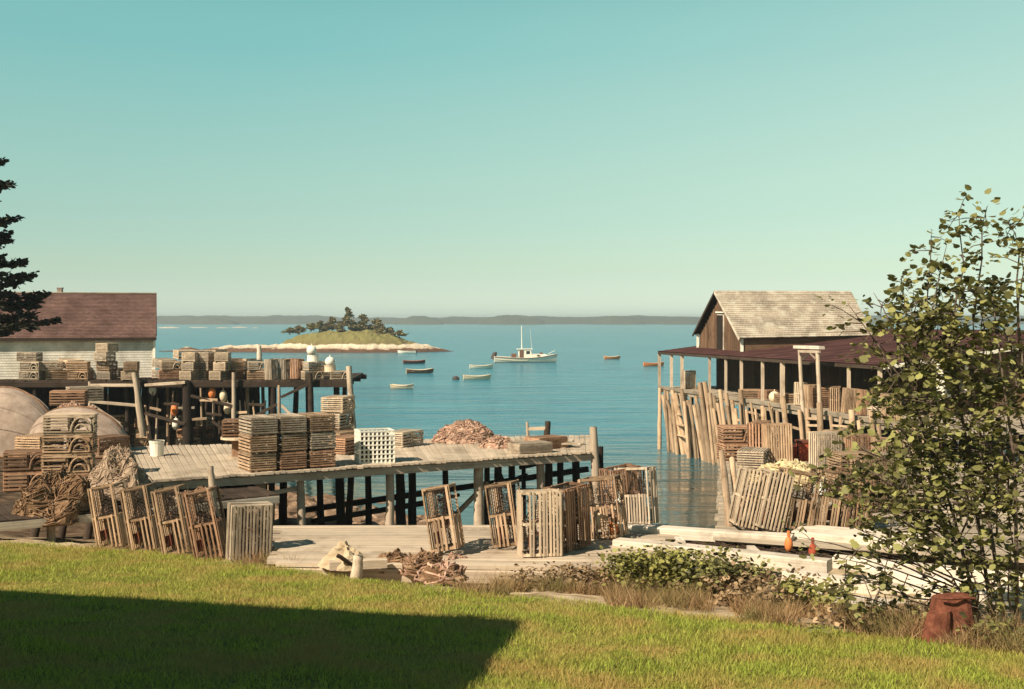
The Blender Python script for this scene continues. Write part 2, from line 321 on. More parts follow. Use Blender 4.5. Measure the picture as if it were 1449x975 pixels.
def ground():
    xs = np.concatenate([np.linspace(-90, -16, 50)[:-1], np.arange(-16, 10, .22), np.linspace(10, 90, 60)])
    ys = np.concatenate([np.linspace(-40, 6, 24)[:-1], np.arange(6, 28, .22), np.linspace(28, 60, 70)[1:], np.linspace(60, 160, 50)[1:]])
    X, Y = np.meshgrid(xs, ys); Z = terrain(X, Y)
    e = np.interp(X, EDGE[:, 0], EDGE[:, 1])
    flat = np.stack([X.ravel(), Y.ravel()], 1)
    nz = np.array([noise.noise((a * .9, b * .9, 1)) for a, b in flat]).reshape(X.shape); nf = np.array([noise.noise((a * 3.1, b * 3.1, 4)) for a, b in flat]).reshape(X.shape)
    rough = np.where(Y > e + .5, 3.0, 1.0)
    Z = Z + rough * (.03 * nz + .018 * nf)
    nx, ny = len(xs), len(ys)
    vs = np.stack([X.ravel(), Y.ravel(), Z.ravel()], 1)
    i = np.arange((ny - 1) * (nx - 1)); r, c = i // (nx - 1), i % (nx - 1); a = r * nx + c
    fs = np.stack([a, a + 1, a + nx + 1, a + nx], 1)
    me = bpy.data.meshes.new('ground'); me.from_pydata(vs.tolist(), [], fs.tolist()); me.update(); me.shade_smooth()
    zone = np.clip((Y - e + .35 * nz + .25 * nf) / .5 + .5, 0, 1).ravel()
    at = me.attributes.new('bare', 'FLOAT', 'POINT'); at.data.foreach_set('value', zone.astype(np.float32))
    m, n, l, b = newmat('lawn_and_shore_soil')
    ar = n.new('ShaderNodeAttribute'); ar.attribute_name = 'bare'
    t = n.new('ShaderNodeTexCoord'); n1 = n.new('ShaderNodeTexNoise'); n1.inputs['Scale'].default_value = 1.3; n1.inputs['Detail'].default_value = 10; l.new(t.outputs['Object'], n1.inputs['Vector'])
    lawn = ramp(n, [(.3, (.12, .09, .03)), (.5, (.20, .18, .04)), (.7, (.27, .26, .055))]); l.new(n1.outputs[0], lawn.inputs[0])
    n2 = n.new('ShaderNodeTexNoise'); n2.inputs['Scale'].default_value = 2.2; n2.inputs['Detail'].default_value = 10; l.new(t.outputs['Object'], n2.inputs['Vector'])
    soil = ramp(n, [(.3, (.20, .13, .075)), (.5, (.40, .30, .18)), (.68, (.56, .45, .29))]); l.new(n2.outputs[0], soil.inputs[0])
    mud = ramp(n, [(.3, (.03, .02, .012)), (.5, (.085, .055, .033)), (.7, (.17, .115, .07))]); l.new(n2.outputs[0], mud.inputs[0])
    gp = n.new('ShaderNodeNewGeometry'); sp = n.new('ShaderNodeSeparateXYZ'); l.new(gp.outputs['Position'], sp.inputs[0])
    mr = n.new('ShaderNodeMapRange'); mr.inputs['From Min'].default_value = 3.1; mr.inputs['From Max'].default_value = 2.5; l.new(sp.outputs['Z'], mr.inputs[0])   # tide-stained rock below the high-water mark
    x1 = n.new('ShaderNodeMix'); x1.data_type = 'RGBA'; l.new(mr.outputs[0], x1.inputs[0]); l.new(soil.outputs[0], x1.inputs[6]); l.new(mud.outputs[0], x1.inputs[7])
    x2 = n.new('ShaderNodeMix'); x2.data_type = 'RGBA'; l.new(ar.outputs['Fac'], x2.inputs[0]); l.new(lawn.outputs[0], x2.inputs[6]); l.new(x1.outputs[2], x2.inputs[7])
    l.new(x2.outputs[2], b.inputs['Base Color']); b.inputs['Roughness'].default_value = .95; b.inputs['Specular IOR Level'].default_value = .1
    bp = n.new('ShaderNodeBump'); bp.inputs['Strength'].default_value = .6; bp.inputs['Distance'].default_value = .06; l.new(n2.outputs[0], bp.inputs['Height']); l.new(bp.outputs[0], b.inputs['Normal'])
    me.materials.append(m); o = bpy.data.objects.new('ground', me); col.objects.link(o); struct(o)
ground()

def water():
    m, n, l, b = newmat('sea_water')
    b.inputs['Base Color'].default_value = (.030, .150, .185, 1); b.inputs['Roughness'].default_value = .05; b.inputs['IOR'].default_value = 1.33; b.inputs['Specular IOR Level'].default_value = .5
    t = n.new('ShaderNodeNewGeometry'); mp = n.new('ShaderNodeMapping'); mp.inputs['Scale'].default_value = (.55, 1.25, 1); l.new(t.outputs['Position'], mp.inputs[0])
    a = n.new('ShaderNodeTexNoise'); a.inputs['Scale'].default_value = .9; a.inputs['Detail'].default_value = 5; a.inputs['Roughness'].default_value = .6; l.new(mp.outputs[0], a.inputs['Vector'])
    # wind: rippled out in the bay, nearly calm in the lee of the docks
    sp = n.new('ShaderNodeSeparateXYZ'); l.new(t.outputs['Position'], sp.inputs[0])
    mr = n.new('ShaderNodeMapRange'); mr.inputs['From Min'].default_value = 50; mr.inputs['From Max'].default_value = 85; mr.inputs['To Min'].default_value = .07; mr.inputs['To Max'].default_value = 1.0; l.new(sp.outputs['Y'], mr.inputs[0])
    rr = n.new('ShaderNodeMapRange'); rr.inputs['From Min'].default_value = 50; rr.inputs['From Max'].default_value = 95; rr.inputs['To Min'].default_value = .03; rr.inputs['To Max'].default_value = .17; l.new(sp.outputs['Y'], rr.inputs[0]); l.new(rr.outputs[0], b.inputs['Roughness'])
    mpb = n.new('ShaderNodeMapping'); mpb.inputs['Scale'].default_value = (.10, .30, 1); l.new(t.outputs['Position'], mpb.inputs[0])
    a2 = n.new('ShaderNodeTexNoise'); a2.inputs['Scale'].default_value = 1.0; a2.inputs['Detail'].default_value = 6; l.new(mpb.outputs[0], a2.inputs['Vector'])
    b2 = n.new('ShaderNodeBump'); b2.inputs['Distance'].default_value = 1.6; l.new(mr.outputs[0], b2.inputs['Strength']); l.new(a2.outputs[0], b2.inputs['Height'])
    bp = n.new('ShaderNodeBump'); bp.inputs['Distance'].default_value = .45; l.new(b2.outputs[0], bp.inputs['Normal']); l.new(mr.outputs[0], bp.inputs['Strength']); l.new(a.outputs[0], bp.inputs['Height']); l.new(bp.outputs[0], b.inputs['Normal'])
    # look of cat's-paws put into the base colour as darker and paler patches
    mp2 = n.new('ShaderNodeMapping'); mp2.inputs['Scale'].default_value = (.035, .14, 1); l.new(t.outputs['Position'], mp2.inputs[0])
    c = n.new('ShaderNodeTexNoise'); c.inputs['Scale'].default_value = 1; c.inputs['Detail'].default_value = 9; c.inputs['Roughness'].default_value = .68; l.new(mp2.outputs[0], c.inputs['Vector'])
    r = ramp(n, [(.32, (.012, .120, .185)), (.68, (.046, .220, .265))]); l.new(c.outputs[0], r.inputs[0])
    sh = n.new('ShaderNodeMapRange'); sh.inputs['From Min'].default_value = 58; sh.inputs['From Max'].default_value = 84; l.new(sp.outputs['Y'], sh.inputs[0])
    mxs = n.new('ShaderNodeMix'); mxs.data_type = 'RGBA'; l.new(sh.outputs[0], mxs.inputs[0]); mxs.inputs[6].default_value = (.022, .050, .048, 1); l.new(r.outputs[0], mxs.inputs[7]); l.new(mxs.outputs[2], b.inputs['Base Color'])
    mb = MB(); mb.add([(-3000, 20, 0), (3000, 20, 0), (3000, 3500, 0), (-3000, 3500, 0)], [(0, 1, 2, 3)])
    o = mb.build('water', m); struct(o)
water()

def ridge_land(name, x0, x1, y0, depth, hfun, mat, nx=260, nd=7, bumpy=1.6):
    xs = np.linspace(x0, x1, nx); vs = []; fs = []
    for i, x in enumerate(xs):
        h = hfun(x)
        for j in range(nd):
            t = j / (nd - 1); prof = math.sin(math.pi * min(1, t * 1.0)) ** .55 if 0 < t < 1 else 0
            z = -.5 + (h + .5) * prof + (bumpy * noise.noise((x * .045, t * 9, 3.1)) + bumpy * .8 * noise.noise((x * .12, t * 17, 8))) * (1 if 0 < t < 1 else 0)
            vs.append((x, y0 + depth * t + 30 * noise.noise((x * .004, 0, 5)), z))
    for i in range(nx - 1):
        for j in range(nd - 1):
            a = i * nd + j; fs.append((a, a + nd, a + nd + 1, a + 1))
    mb = MB(); mb.add(vs, fs); return mb.build(name, mat)
def fh(x):
    px = CX + x / 2050 * F
    return max(2.5, float(np.interp(px, [-200, 150, 230, 330, 430, 470, 560, 600, 650, 700, 760, 830, 905, 980, 1050, 1200, 1400, 1700], [15, 14, 14.5, 14, 15.5, 12, 10.5, 10.5, 13, 12.5, 14, 12.5, 15.5, 13, 13, 14, 15, 14])) * 1.02 - .4)
M['farwood'] = blotch('far_wooded_shore', [(.35, (.030, .034, .022)), (.65, (.065, .070, .044))], ns=.05, bump=0)
struct(ridge_land('far_shore', -1900, 1900, 2000, 320, fh, M['farwood'], 700))

for k, (p0, p1, hh_) in enumerate(((556, 625, 12.5), (675, 772, 14.5), (838, 915, 13.0), (940, 1010, 12.0), (240, 330, 12.0))):
    D_ = 1880 + 10 * k; a_, b_ = V(p0, 450, D_).x, V(p1, 450, D_).x
    struct(ridge_land('far_headland', a_, b_, D_, 70, lambda x, a_=a_, b_=b_, hh_=hh_: .5 + hh_ * max(0, math.sin(math.pi * (x - a_) / (b_ - a_))) ** .5, M['farwood'], 60, 7, 1.2))

# island
def island():
    cx, cy, L, Wd = V(430, 478, 300).x, 303.0, 40.0, 22.0
    x0, x1 = V(212, 480, 292).x, V(640, 480, 292).x
    nx, ny = 150, 36; vs = []; fs = []
    def top(px): return float(np.interp(px, [212, 245, 262, 280, 320, 350, 395, 405, 420, 450, 520, 560, 575, 600, 640], [.05, .25, 1.3, .35, 1.5, 1.6, 1.7, 3.0, 3.9, 5.0, 5.3, 4.0, 2.6, 1.7, .05]))
    for i in range(nx):
        x = lerp(x0, x1, i / (nx - 1)); px = CX + x / 298 * F; h = top(px)
        hw = float(np.interp(px, [212, 250, 330, 420, 520, 590, 640], [.5, 3, 6, 11, 12, 8, .5]))
        for j in range(ny):
            t = j / (ny - 1) * 2 - 1; y = 300 + t * hw * (1.1 if t < 0 else 1.4)
            apron = min(h, 1.75) * max(0, 1 - abs(t)) ** .62; z = apron + max(0, h - 1.75) * max(0, 1 - (abs(t) / .62) ** 2.2) ** .8 - .4 * abs(t) ** 6 + (.45 * noise.noise((x * .5, y * .5, 0)) + .3 * noise.noise((x * 1.3, y * 1.3, 2))) * min(1, h / 1.5) * (1 - abs(t) ** 4)
            vs.append((x, y, z))
    for i in range(nx - 1):
        for j in range(ny - 1):
            a = i * ny + j; fs.append((a, a + ny, a + ny + 1, a + 1))
    m, n, l, b = newmat('island_rock_and_turf')
    g = n.new('ShaderNodeNewGeometry'); sp = n.new('ShaderNodeSeparateXYZ'); l.new(g.outputs['Position'], sp.inputs[0])
    nz = n.new('ShaderNodeTexNoise'); nz.inputs['Scale'].default_value = .35; nz.inputs['Detail'].default_value = 8; l.new(g.outputs['Position'], nz.inputs['Vector'])
    ad = n.new('ShaderNodeMath'); ad.operation = 'MULTIPLY_ADD'; l.new(nz.outputs[0], ad.inputs[0]); ad.inputs[1].default_value = 1.7; l.new(sp.outputs['Z'], ad.inputs[2])
    mr = n.new('ShaderNodeMapRange'); mr.inputs['From Min'].default_value = 0; mr.inputs['From Max'].default_value = 6; l.new(ad.outputs[0], mr.inputs[0])
    r = ramp(n, [(0, (.055, .032, .02)), (.27, (.13, .07, .042)), (.305, (.46, .37, .26)), (.44, (.62, .53, .39)), (.48, (.17, .135, .055)), (.7, (.185, .165, .06))]); l.new(mr.outputs[0], r.inputs[0])
    l.new(r.outputs[0], b.inputs['Base Color']); b.inputs['Roughness'].default_value = .95; b.inputs['Specular IOR Level'].default_value = .05
    mb = MB(); mb.add(vs, fs); o = mb.build('island', m, smooth=False); struct(o)
    return top
itop = island()
# reef ledges beyond it
for k, (px0, px1, py, hh) in enumerate([(222, 256, 463, 1.8), (266, 296, 462.5, 1.2), (304, 325, 463, 1.3), (326, 352, 462.5, 1.5), (357, 366, 463, 1.1)]):
    D = 8 * F / (py - HY + 1.2); a, b_ = V(px0, py, D).x, V(px1, py, D).x
    mb = MB(); n_ = 14; vs = []; fs = []
    for i in range(n_):
        t = i / (n_ - 1); e = math.sin(math.pi * t) ** .5
        for j in range(5):
            s = j / 4 * 2 - 1; vs.append((lerp(a, b_, t), D + s * 6 * (e + .1), -.2 + hh * e * (1 - s * s) * (.7 + .5 * noise.noise((i * .9, j, k)))))
    for i in range(n_ - 1):
        for j in range(4): q = i * 5 + j; fs.append((q, q + 5, q + 6, q + 1))
    mb.add(vs, fs); o = mb.build('reef', M['sandrock'] if 'sandrock' in M else M.setdefault('sandrock', flat2('bleached_ledge', (.52, .44, .31), .25, ns=.3, bump=0))); struct(o)

# ------------------------------------------------------------------ foliage tools
def leaf_cloud(name, pts, size, mat, parent=None, flat=.5, fold=.25, aspect=.85, off=None):
    """pts Nx3; every leaf a folded six-cornered blade of its own."""
    pts = np.asarray(pts, float); n = len(pts)
    th = rng.uniform(0, 2 * np.pi, n)
    d = np.stack([np.cos(th), np.sin(th), rng.normal(-.15, .45, n)], 1); d /= np.linalg.norm(d, axis=1)[:, None]
    up = np.stack([rng.normal(0, flat, n), rng.normal(0, flat, n), np.ones(n)], 1)
    s = np.cross(d, up); s /= np.linalg.norm(s, axis=1)[:, None]; nn = np.cross(s, d)
    sz = size * rng.uniform(.5, 1.4, n)[:, None]
    w = sz * aspect * .5
    o = -nn * w * fold
    v = np.stack([pts, pts + d * sz * .28 + s * w * .85 + o * .8, pts + d * sz * .68 + s * w * .8 + o * .8, pts + d * sz, pts + d * sz * .68 - s * w * .8 + o * .8, pts + d * sz * .28 - s * w * .85 + o * .8], 1)
    if off is not None: v = v - np.asarray(off)[None, None, :]
    me = bpy.data.meshes.new(name); me.vertices.add(n * 6); me.vertices.foreach_set('co', v.astype(np.float32).ravel())
    b = (np.arange(n) * 6)[:, None]
    loops = np.concatenate([b + np.array([[0, 1, 2, 3]]), b + np.array([[0, 3, 4, 5]])], 1).ravel()
    me.loops.add(len(loops)); me.loops.foreach_set('vertex_index', loops.astype(np.int32))
    me.polygons.add(n * 2); me.polygons.foreach_set('loop_start', (np.arange(n * 2) * 4).astype(np.int32)); me.update(calc_edges=True)
    me.materials.append(mat); ob = bpy.data.objects.new(name, me); col.objects.link(ob)
    if parent: ob.parent = parent
    return ob
def blades(name, base, h, wd, mat, lean=.35, parent=None, off=None):
    base = np.asarray(base, float); n = len(base); h = np.broadcast_to(h, (n,)) * rng.uniform(.55, 1.3, n)
    th = rng.uniform(0, 2 * np.pi, n); s = np.stack([np.cos(th), np.sin(th), np.zeros(n)], 1) * (wd * rng.uniform(.6, 1.3, n))[:, None]
    ln = np.stack([rng.normal(0, lean, n), rng.normal(0, lean, n), np.ones(n)], 1) * h[:, None]
    v = np.stack([base - s / 2, base + s / 2, base + ln * .55 + s * .3, base + ln], 1)
    if off is not None: v = v - np.asarray(off)[None, None, :]
    me = bpy.data.meshes.new(name); me.vertices.add(n * 4); me.vertices.foreach_set('co', v.astype(np.float32).ravel())
    loops = ((np.arange(n) * 4)[:, None] + np.array([[0, 1, 2, 3]])).ravel()
    me.loops.add(n * 4); me.loops.foreach_set('vertex_index', loops.astype(np.int32)); me.polygons.add(n); me.polygons.foreach_set('loop_start', (np.arange(n) * 4).astype(np.int32)); me.update(calc_edges=True)
    me.materials.append(mat); ob = bpy.data.objects.new(name, me); col.objects.link(ob)
    if parent: ob.parent = parent
    return ob
def ell(c, r, n, shell=.0):
    p = rng.normal(0, 1, (n, 3)); p /= np.linalg.norm(p, axis=1)[:, None]; p *= (rng.uniform(shell, 1, n) ** .45)[:, None]
    return np.asarray(c)[None, :] + p * np.asarray(r)[None, :]

# ------------------------------------------------------------------ house beside the camera (its shadow lies on the lawn)
def house():
    def back(px, py, zr):
        D = 2.1 / ((py - HY) / F - .1); s = V(px, py, D); k = (zr - s.z) / -LD.z
        return s - LD * k
    zt = 11.6
    A, B = back(740, 881, zt), back(40, 839, zt)
    u = (B - A); u.z = 0; u.normalize(); v = Vector((u.y, -u.x, 0));
    if v.y < 0: v = -v
    o = empty('neighbouring_house', (A.x, A.y, 4.5)); T(o, 'tall white house beside the lawn whose shadow falls across the grass', 'house')
    Lh, Wd, dh = 13.0, 5.5, 1.1
    e0, e1 = A - v * Wd - u * 2.6 - Vector((0, 0, dh)), A + u * Lh - v * Wd - Vector((0, 0, dh)); r0, r1 = A.copy(), A + u * Lh
    courses('roof', e0, e1, r1, r0, M['roof_red'], o, .3)
    mb = MB(); ins = .25
    a0, a1, b0, b1 = [p.copy() for p in (r0 + (u - v) * ins, r1 - (u + v) * ins, e0 + (u + v) * ins, e1 + (v - u) * ins)]
    gz = 3.0; dn = Vector((0, 0, .12))
    for p in (a0, a1, b0, b1): p.z -= .15
    q = [a0, a1, b1, b0]; lo = [Vector((p.x, p.y, gz)) for p in q]
    mb.add(q + lo, [(0, 1, 5, 4), (1, 2, 6, 5), (2, 3, 7, 6), (3, 0, 4, 7)]); mb.build('wall', M['wall_white'], o)
    c = lerp(A, B, .115) - v * .3
    MB().box((c.x, c.y, zt - .1), (.35, .35, .75)).build('chimney', M['rust'], o)
house()

# ------------------------------------------------------------------ docks
def deck(root, fl, fr, br, bl, z, n, mat, across=True, th=.06, gap=.93, jit=.05, name='plank'):
    fl, fr, br, bl = [Vector((p[0], p[1])) for p in (fl, fr, br, bl)]
    for i in range(n):
        t = (i + .5) / n
        a, b = (lerp(fl, fr, t), lerp(bl, br, t)) if across else (lerp(fl, bl, t), lerp(fr, br, t))
        wd = ((fr - fl).length if across else (bl - fl).length) / n * gap
        dd = (b - a).normalized()
        a = a - dd * U(-jit, jit); b = b + dd * U(-jit, jit); dz = U(-.012, .012)
        piece(name, (a.x, a.y, z - th / 2 + dz), (b.x, b.y, z - th / 2 + dz + U(-.008, .008)), wd, th, mat, root)
def P3(p, z): return Vector((p[0], p[1], z))

# --- middle dock
MZ = 4.15
mFL, mFR, mBR, mBL = (-9.4, 28.4), (2.42, 35.2), (2.8, 40.2), (-12.4, 36.2)
mid = empty('middle_dock', (-3, 35, MZ)); T(mid, 'long weathered plank dock on round posts, with a stack of nine traps', 'dock')
deck(mid, mFL, mFR, mBR, mBL, MZ, 84, M['deck'], gap=.975)
def on_front(px, off=0, z=0):
    D = dline(px, mFL, mFR) + off; return Vector(((px - CX) / F * D, D, z))
for off, h, mt in ((.12, .2, 'post'), (1.6, .22, 'dark'), (3.2, .22, 'dark'), (4.6, .22, 'dark')):
    t = off / 5.6
    a = lerp(Vector(mFL), Vector(mBL), min(t, .95)); b = lerp(Vector(mFR), Vector(mBR), min(t, .95))
    d_ = (b - a).normalized(); a = a + d_ * .05; b = b - d_ * .05
    piece('stringer', P3(a, MZ - .19), P3(b, MZ - .19), .12, h, M[mt], mid)
for px, yt, yb, wpx in ((427, 676, 748, 13), (552, 664, 748, 14), (678, 655, 748, 17), (765, 657, 740, 14)):
    D = dline(px, mFL, mFR) + .35
    p = V(px, yt, D); zb = tz(p.x, p.y) - .4
    pole('post', (p.x, p.y, zb), (p.x + U(-.03, .03), p.y, MZ - .28), wpx / F * D, M['post'], mid)
    piece('cap_beam', (p.x - .35, p.y, MZ - .22), (p.x + .35, p.y + .15, MZ - .2), .22, .14, M['post'], mid)
# end posts standing above the deck
D = dline(842, mFL, mFR) + .05
pole('post', V(846, 760, D), V(840, 604, D), 13 / F * D, M['post'], mid)
pole('post', V(852, 760, D + 1.0), V(850, 632, D + 1.0), 10 / F * D, M['wet_shade'], mid)
# back rows of dark piles
def back_D(px, t):
    a, b = lerp(Vector(mFL), Vector(mBL), t), lerp(Vector(mFR), Vector(mBR), t); return dline(px, a, b)
for px, t, wpx, ln in ((480, .45, 14, 4), (497, .55, 11, -6), (521, .85, 11, 2), (566, .5, 15, 3), (582, .62, 13, 4), (630, .85, 10, 3), (690, .55, 10, -3), (704, .7, 13, 5), (724, .85, 11, 2), (741, .9, 7, 0),
                       (776, .55, 13, 4), (792, .8, 11, 2), (814, .62, 13, 3), (452, .7, 11, 3), (400, .5, 13, 2), (372, .75, 12, 3), (345, .45, 12, -3), (318, .6, 13, 2), (285, .5, 12, 2), (255, .6, 12, 0), (384, .9, 11, 0)):
    D = back_D(px, t); p = V(px, 650, D); zb = min(0, tz(p.x, p.y)) - .6 if t > .8 else tz(p.x, p.y) - .4
    pole('pile', (p.x + ln / F * D * .8, p.y, zb), (p.x, p.y, MZ - .25), wpx / F * D, M['wet_shade'], mid)
def brace(px0, y0, t0, px1, y1, t1, wd, mat):
    piece('brace', V(px0, y0, back_D(px0, t0)), V(px1, y1, back_D(px1, t1)), wd, wd, mat, mid)
brace(430, 722, .84, 832, 664, .84, .17, M['wet_shade']); brace(440, 738, .6, 600, 712, .6, .15, M['wet_shade'])
brace(690, 683, .5, 640, 733, .48, .12, M['post']); brace(735, 662, .9, 800, 648, .9, .12, M['wet_shade']); brace(700, 690, .7, 745, 672, .86, .12, M['wet_shade'])
brace(700, 655, .55, 716, 690, .6, .1, M['wet_shade']); brace(828, 728, .45, 856, 680, .2, .12, M['dark'])
brace(355, 703, .06, 425, 690, .06, .1, M['post'])
brace(620, 708, .86, 650, 700, .8, .1, M['dark']); brace(735, 693, .88, 790, 694, .9, .1, M['wet_shade'])
# boarded face under the left end
for k in range(3):
    a, b = on_front(250, .55, MZ - .42 - k * .2), on_front(376 - k * 12, .55, MZ - .42 - k * .2)
    piece('board', a, b, .05, .17, M['deck_grey'], mid, up=(0, 0, 1))

# --- lower stage at the left
LZ = 3.8
stg = empty('lower_stage', (-8, 28, LZ)); T(stg, 'low dark stage heaped with nets at the left, in front of the middle dock', 'dock')
sFL, sFR = (-12.6, 23.6), (-5.6, 28.9)
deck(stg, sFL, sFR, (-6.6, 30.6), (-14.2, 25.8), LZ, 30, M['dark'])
piece('fascia', P3(sFL, LZ - .12) + Vector((0, -.04, 0)), P3(sFR, LZ - .12) + Vector((0, -.04, 0)), .06, .17, M['pale'], stg)
for px in (72, 150, 232, 312):
    D = dline(px, sFL, sFR) + .3; p = V(px, 740, D); pole('post', (p.x, p.y, tz(p.x, p.y) - .3), (p.x, p.y, LZ - .1), .2, M['post'], stg)

# --- near platform
FZ = 4.0
fore = empty('near_platform', (-1, 21, FZ)); T(fore, 'low sunlit plank platform at the lawn edge where traps stand on end', 'dock')
fFL, fFR, fBR, fBL = (-3.95, 19.75), (2.35, 19.3), (3.1, 23.5), (-4.62, 23.3)
deck(fore, fFL, fFR, fBR, fBL, FZ, 17, M['deck'], across=False, th=.07, jit=.2, gap=.97)
for t in (.02, .5, .98):
    a, b = lerp(Vector(fFL), Vector(fBL), t), lerp(Vector(fFR), Vector(fBR), t); d_ = (b - a).normalized()
    piece('stringer', P3(a + d_ * .2, FZ - .18), P3(b - d_ * .2, FZ - .18), .16, .2, M['post' if t < .1 else 'dark'], fore)
for px, D in ((420, 23.1), (560, 23.1), (690, 23.1), (800, 23.1), (900, 23.2), (460, 20), (600, 20), (720, 20)):
    p = V(px, 760, D); pole('post', (p.x, p.y, tz(p.x, p.y) - .3), (p.x, p.y, FZ - .2), .22, M['dark'], fore)
# beams and stump at its front edge
def lay(name, p0, p1, wd, h, mat, label, cat='timber', group=None):
    p0, p1 = Vector(p0), Vector(p1); o = piece(name, p0, p1, wd, h, mat); T(o, label, cat, group); return o
p = G(466, 800, 4.06); q = G(547, 796, 4.06)
lay('timber', p, q, .16, .14, M['deck'], 'short sawn beam lying against the stump at the platform front')
s_ = pole('stump', V(503, 822, 19.0), V(508, 787, 19.0), .2, M['post']); T(s_, 'short stump post at the front edge of the near platform', 'post')

# --- two white timbers and the right-hand wharf
RZ = 4.0
wharf = empty('trap_wharf', (8, 27, RZ)); T(wharf, 'plank wharf at right crowded with upright traps behind white timbers', 'dock')
wFL, wFR, wBR, wBL = (3.75, 22.0), (11.0, 18.9), (16.5, 33.6), (5.85, 33.8)
for k_ in range(6):                                   # blocks under the raised slab
    c_ = G(1306 + k_ * 27, 842, 4.2); T(MB().box(c_ + Vector((0, .02, -.12)), (.1, .16, .34)).build('block', M['pale'], origin=c_), ('first', 'second', 'third', 'fourth', 'fifth', 'sixth')[k_] + ' block from the left under the thin raised slab', 'block', 'blocks under the raised slab')
deck(wharf, wFL, wFR, wBR, wBL, RZ, 58, M['deck_grey'], across=False, th=.06)
for px, D in ((1034, 31), (1040, 27.5), (1036, 24.4), (1052, 33), (1300, 31), (1180, 33.4), (1110, 33.4), (1240, 24)):
    p = V(px, 700, D); pole('pile', (p.x + .03, p.y, -1), (p.x - .06, p.y, RZ - .07), .24, M['pole'], wharf)
pole('pile', V(1033, 748, 23.2), V(1021, 640, 27.5), .17, M['pole'], wharf); pole('pile', V(1046, 742, 24), V(1036, 650, 27.5), .16, M['pole'], wharf)
a, b = G(868, 745, 4.02), G(1122, 770, 4.02)
for (px0, y0, px1, y1, lab) in ((868, 740, 1122, 757, 'upper of the two long white timbers beside the bushes'), (872, 762, 1174, 792, 'lower of the two long white timbers beside the bushes')):
    a, b = G(px0, y0, 4.1), G(px1, y1, 4.1)
    lay('white_timber', a - Vector((0, 0, .1)), b - Vector((0, 0, .1)), .34 if 'upper' in lab else .34, .2, M['pale'], lab, 'timber')
for k, (px, y) in enumerate(((910, 762), (962, 765), (1066, 778))):
    c = G(px, y, 3.95); mb = MB().box(c - Vector((0, 0, .12)), (.14, .5, .3))
    T(mb.build('block', M['pale'], origin=c), ['leftmost', 'middle', 'rightmost'][k] + ' of three white spacer blocks between the white timbers', 'block', 'spacer blocks between the white timbers')
lay('white_timber', G(1130, 752, 4.05), G(1330, 770, 4.05), .95, .16, M['pale'], 'broad pale slab behind the tree foliage, beyond the white timbers', 'timber')
# pale slabs lying lower right
LS = [((1180, 786), (1456, 812), .26, 4.06, 'pale rail behind the tree, next beyond the narrow slab'), ((1112, 806), (1456, 854), .3, 4.0, 'pale slab second above the rusty tub, partly under foliage'), ((1075, 832), (1456, 876), .62, 4.12, 'longest and broadest pale slab, passing just behind the rusty tub'),
      ((1190, 866), (1338, 888), .42, 4.22, 'short pale slab left of the rusty tub'), ((982, 828), (1112, 848), .42, 4.04, 'pale slab showing under the green bush'), ((1232, 800), (1456, 836), .24, 4.16, 'narrow pale slab crossing behind the tree trunk'),
      ((1296, 828), (1456, 842), .2, 4.36, 'thin raised slab over dark gaps at the right edge')]
for (a, b, wd, z, lab) in LS:
    A, B = G(*a, z), G(*b, z); d = B - A
    lay('slab', A - Vector((0, 0, .09)), B - Vector((0, 0, .09)), wd, .18, M['pale'], lab, 'slab', 'pale slabs at the lower right')

# --- back wharf and its shed
BZ = 4.8
bw = empty('back_wharf', (-16, 66, BZ)); T(bw, 'dark high wharf on posts behind, loaded with traps beside the white shed', 'dock')
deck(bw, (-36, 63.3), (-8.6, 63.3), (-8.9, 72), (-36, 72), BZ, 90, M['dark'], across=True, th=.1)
for y in (63.35, 66, 69, 71.8): piece('beam', (-36, y, BZ - .24), (-8.7, y, BZ - .22), .2, .28, M['dark'], bw)
for px, yt, pb, yb, wpx, mt, D in ((190, 527, 203, 618, 10, 'post', 62.9), (265, 540, 266, 640, 16, 'wet_shade', 63.2), (331, 527, 331, 640, 7, 'post', 63.0), (387, 540, 388, 640, 10, 'wet_shade', 63.4), (395, 545, 395, 612, 5, 'pole', 62.9), (439, 528, 441, 640, 9, 'dark', 63.0),
                               (494, 518, 501, 640, 10, 'post', 62.9), (215, 545, 214, 640, 9, 'wet_shade', 63.6), (237, 545, 238, 640, 6, 'pole', 64.5), (288, 545, 288, 640, 6, 'dark', 64), (305, 545, 306, 640, 5, 'dark', 64.5), (350, 545, 350, 640, 6, 'pole', 65.5), (372, 545, 374, 640, 6, 'dark', 64.8), (180, 545, 181, 640, 8, 'wet_shade', 64), (127, 540, 127, 580, 5, 'post', 63.1), (90, 545, 90, 640, 8, 'wet_shade', 64.5), (50, 545, 50, 640, 8, 'wet_shade', 63.5)):
    pole('post', V(pb, yb, D), V(px, yt, D), wpx / F * D * 1.0, M[mt], bw)
for k in range(12):
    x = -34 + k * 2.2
    for y in (67, 70.5): pole('pile', (x + U(-.3, .3), y, -1.5), (x, y, BZ - .2), U(.28, .42), M['wet_shade'], bw)
for a, b, mt in (((127, 568), (198, 574), 'post'), ((130, 573), (170, 600), 'post'), ((398, 562), (440, 542), 'dark'), ((300, 596), (355, 634), 'dark'), ((205, 585), (262, 600), 'dark'), ((270, 560), (330, 575), 'dark'), ((283, 566), (308, 566), 'pole'), ((398, 573), (415, 590), 'post'), ((340, 600), (392, 572), 'dark'), ((128, 545), (190, 545), 'post'), ((205, 545), (262, 541), 'post')):
    piece('brace', V(*a, 62.95), V(*b, 62.95), .14, .14, M[mt], bw)
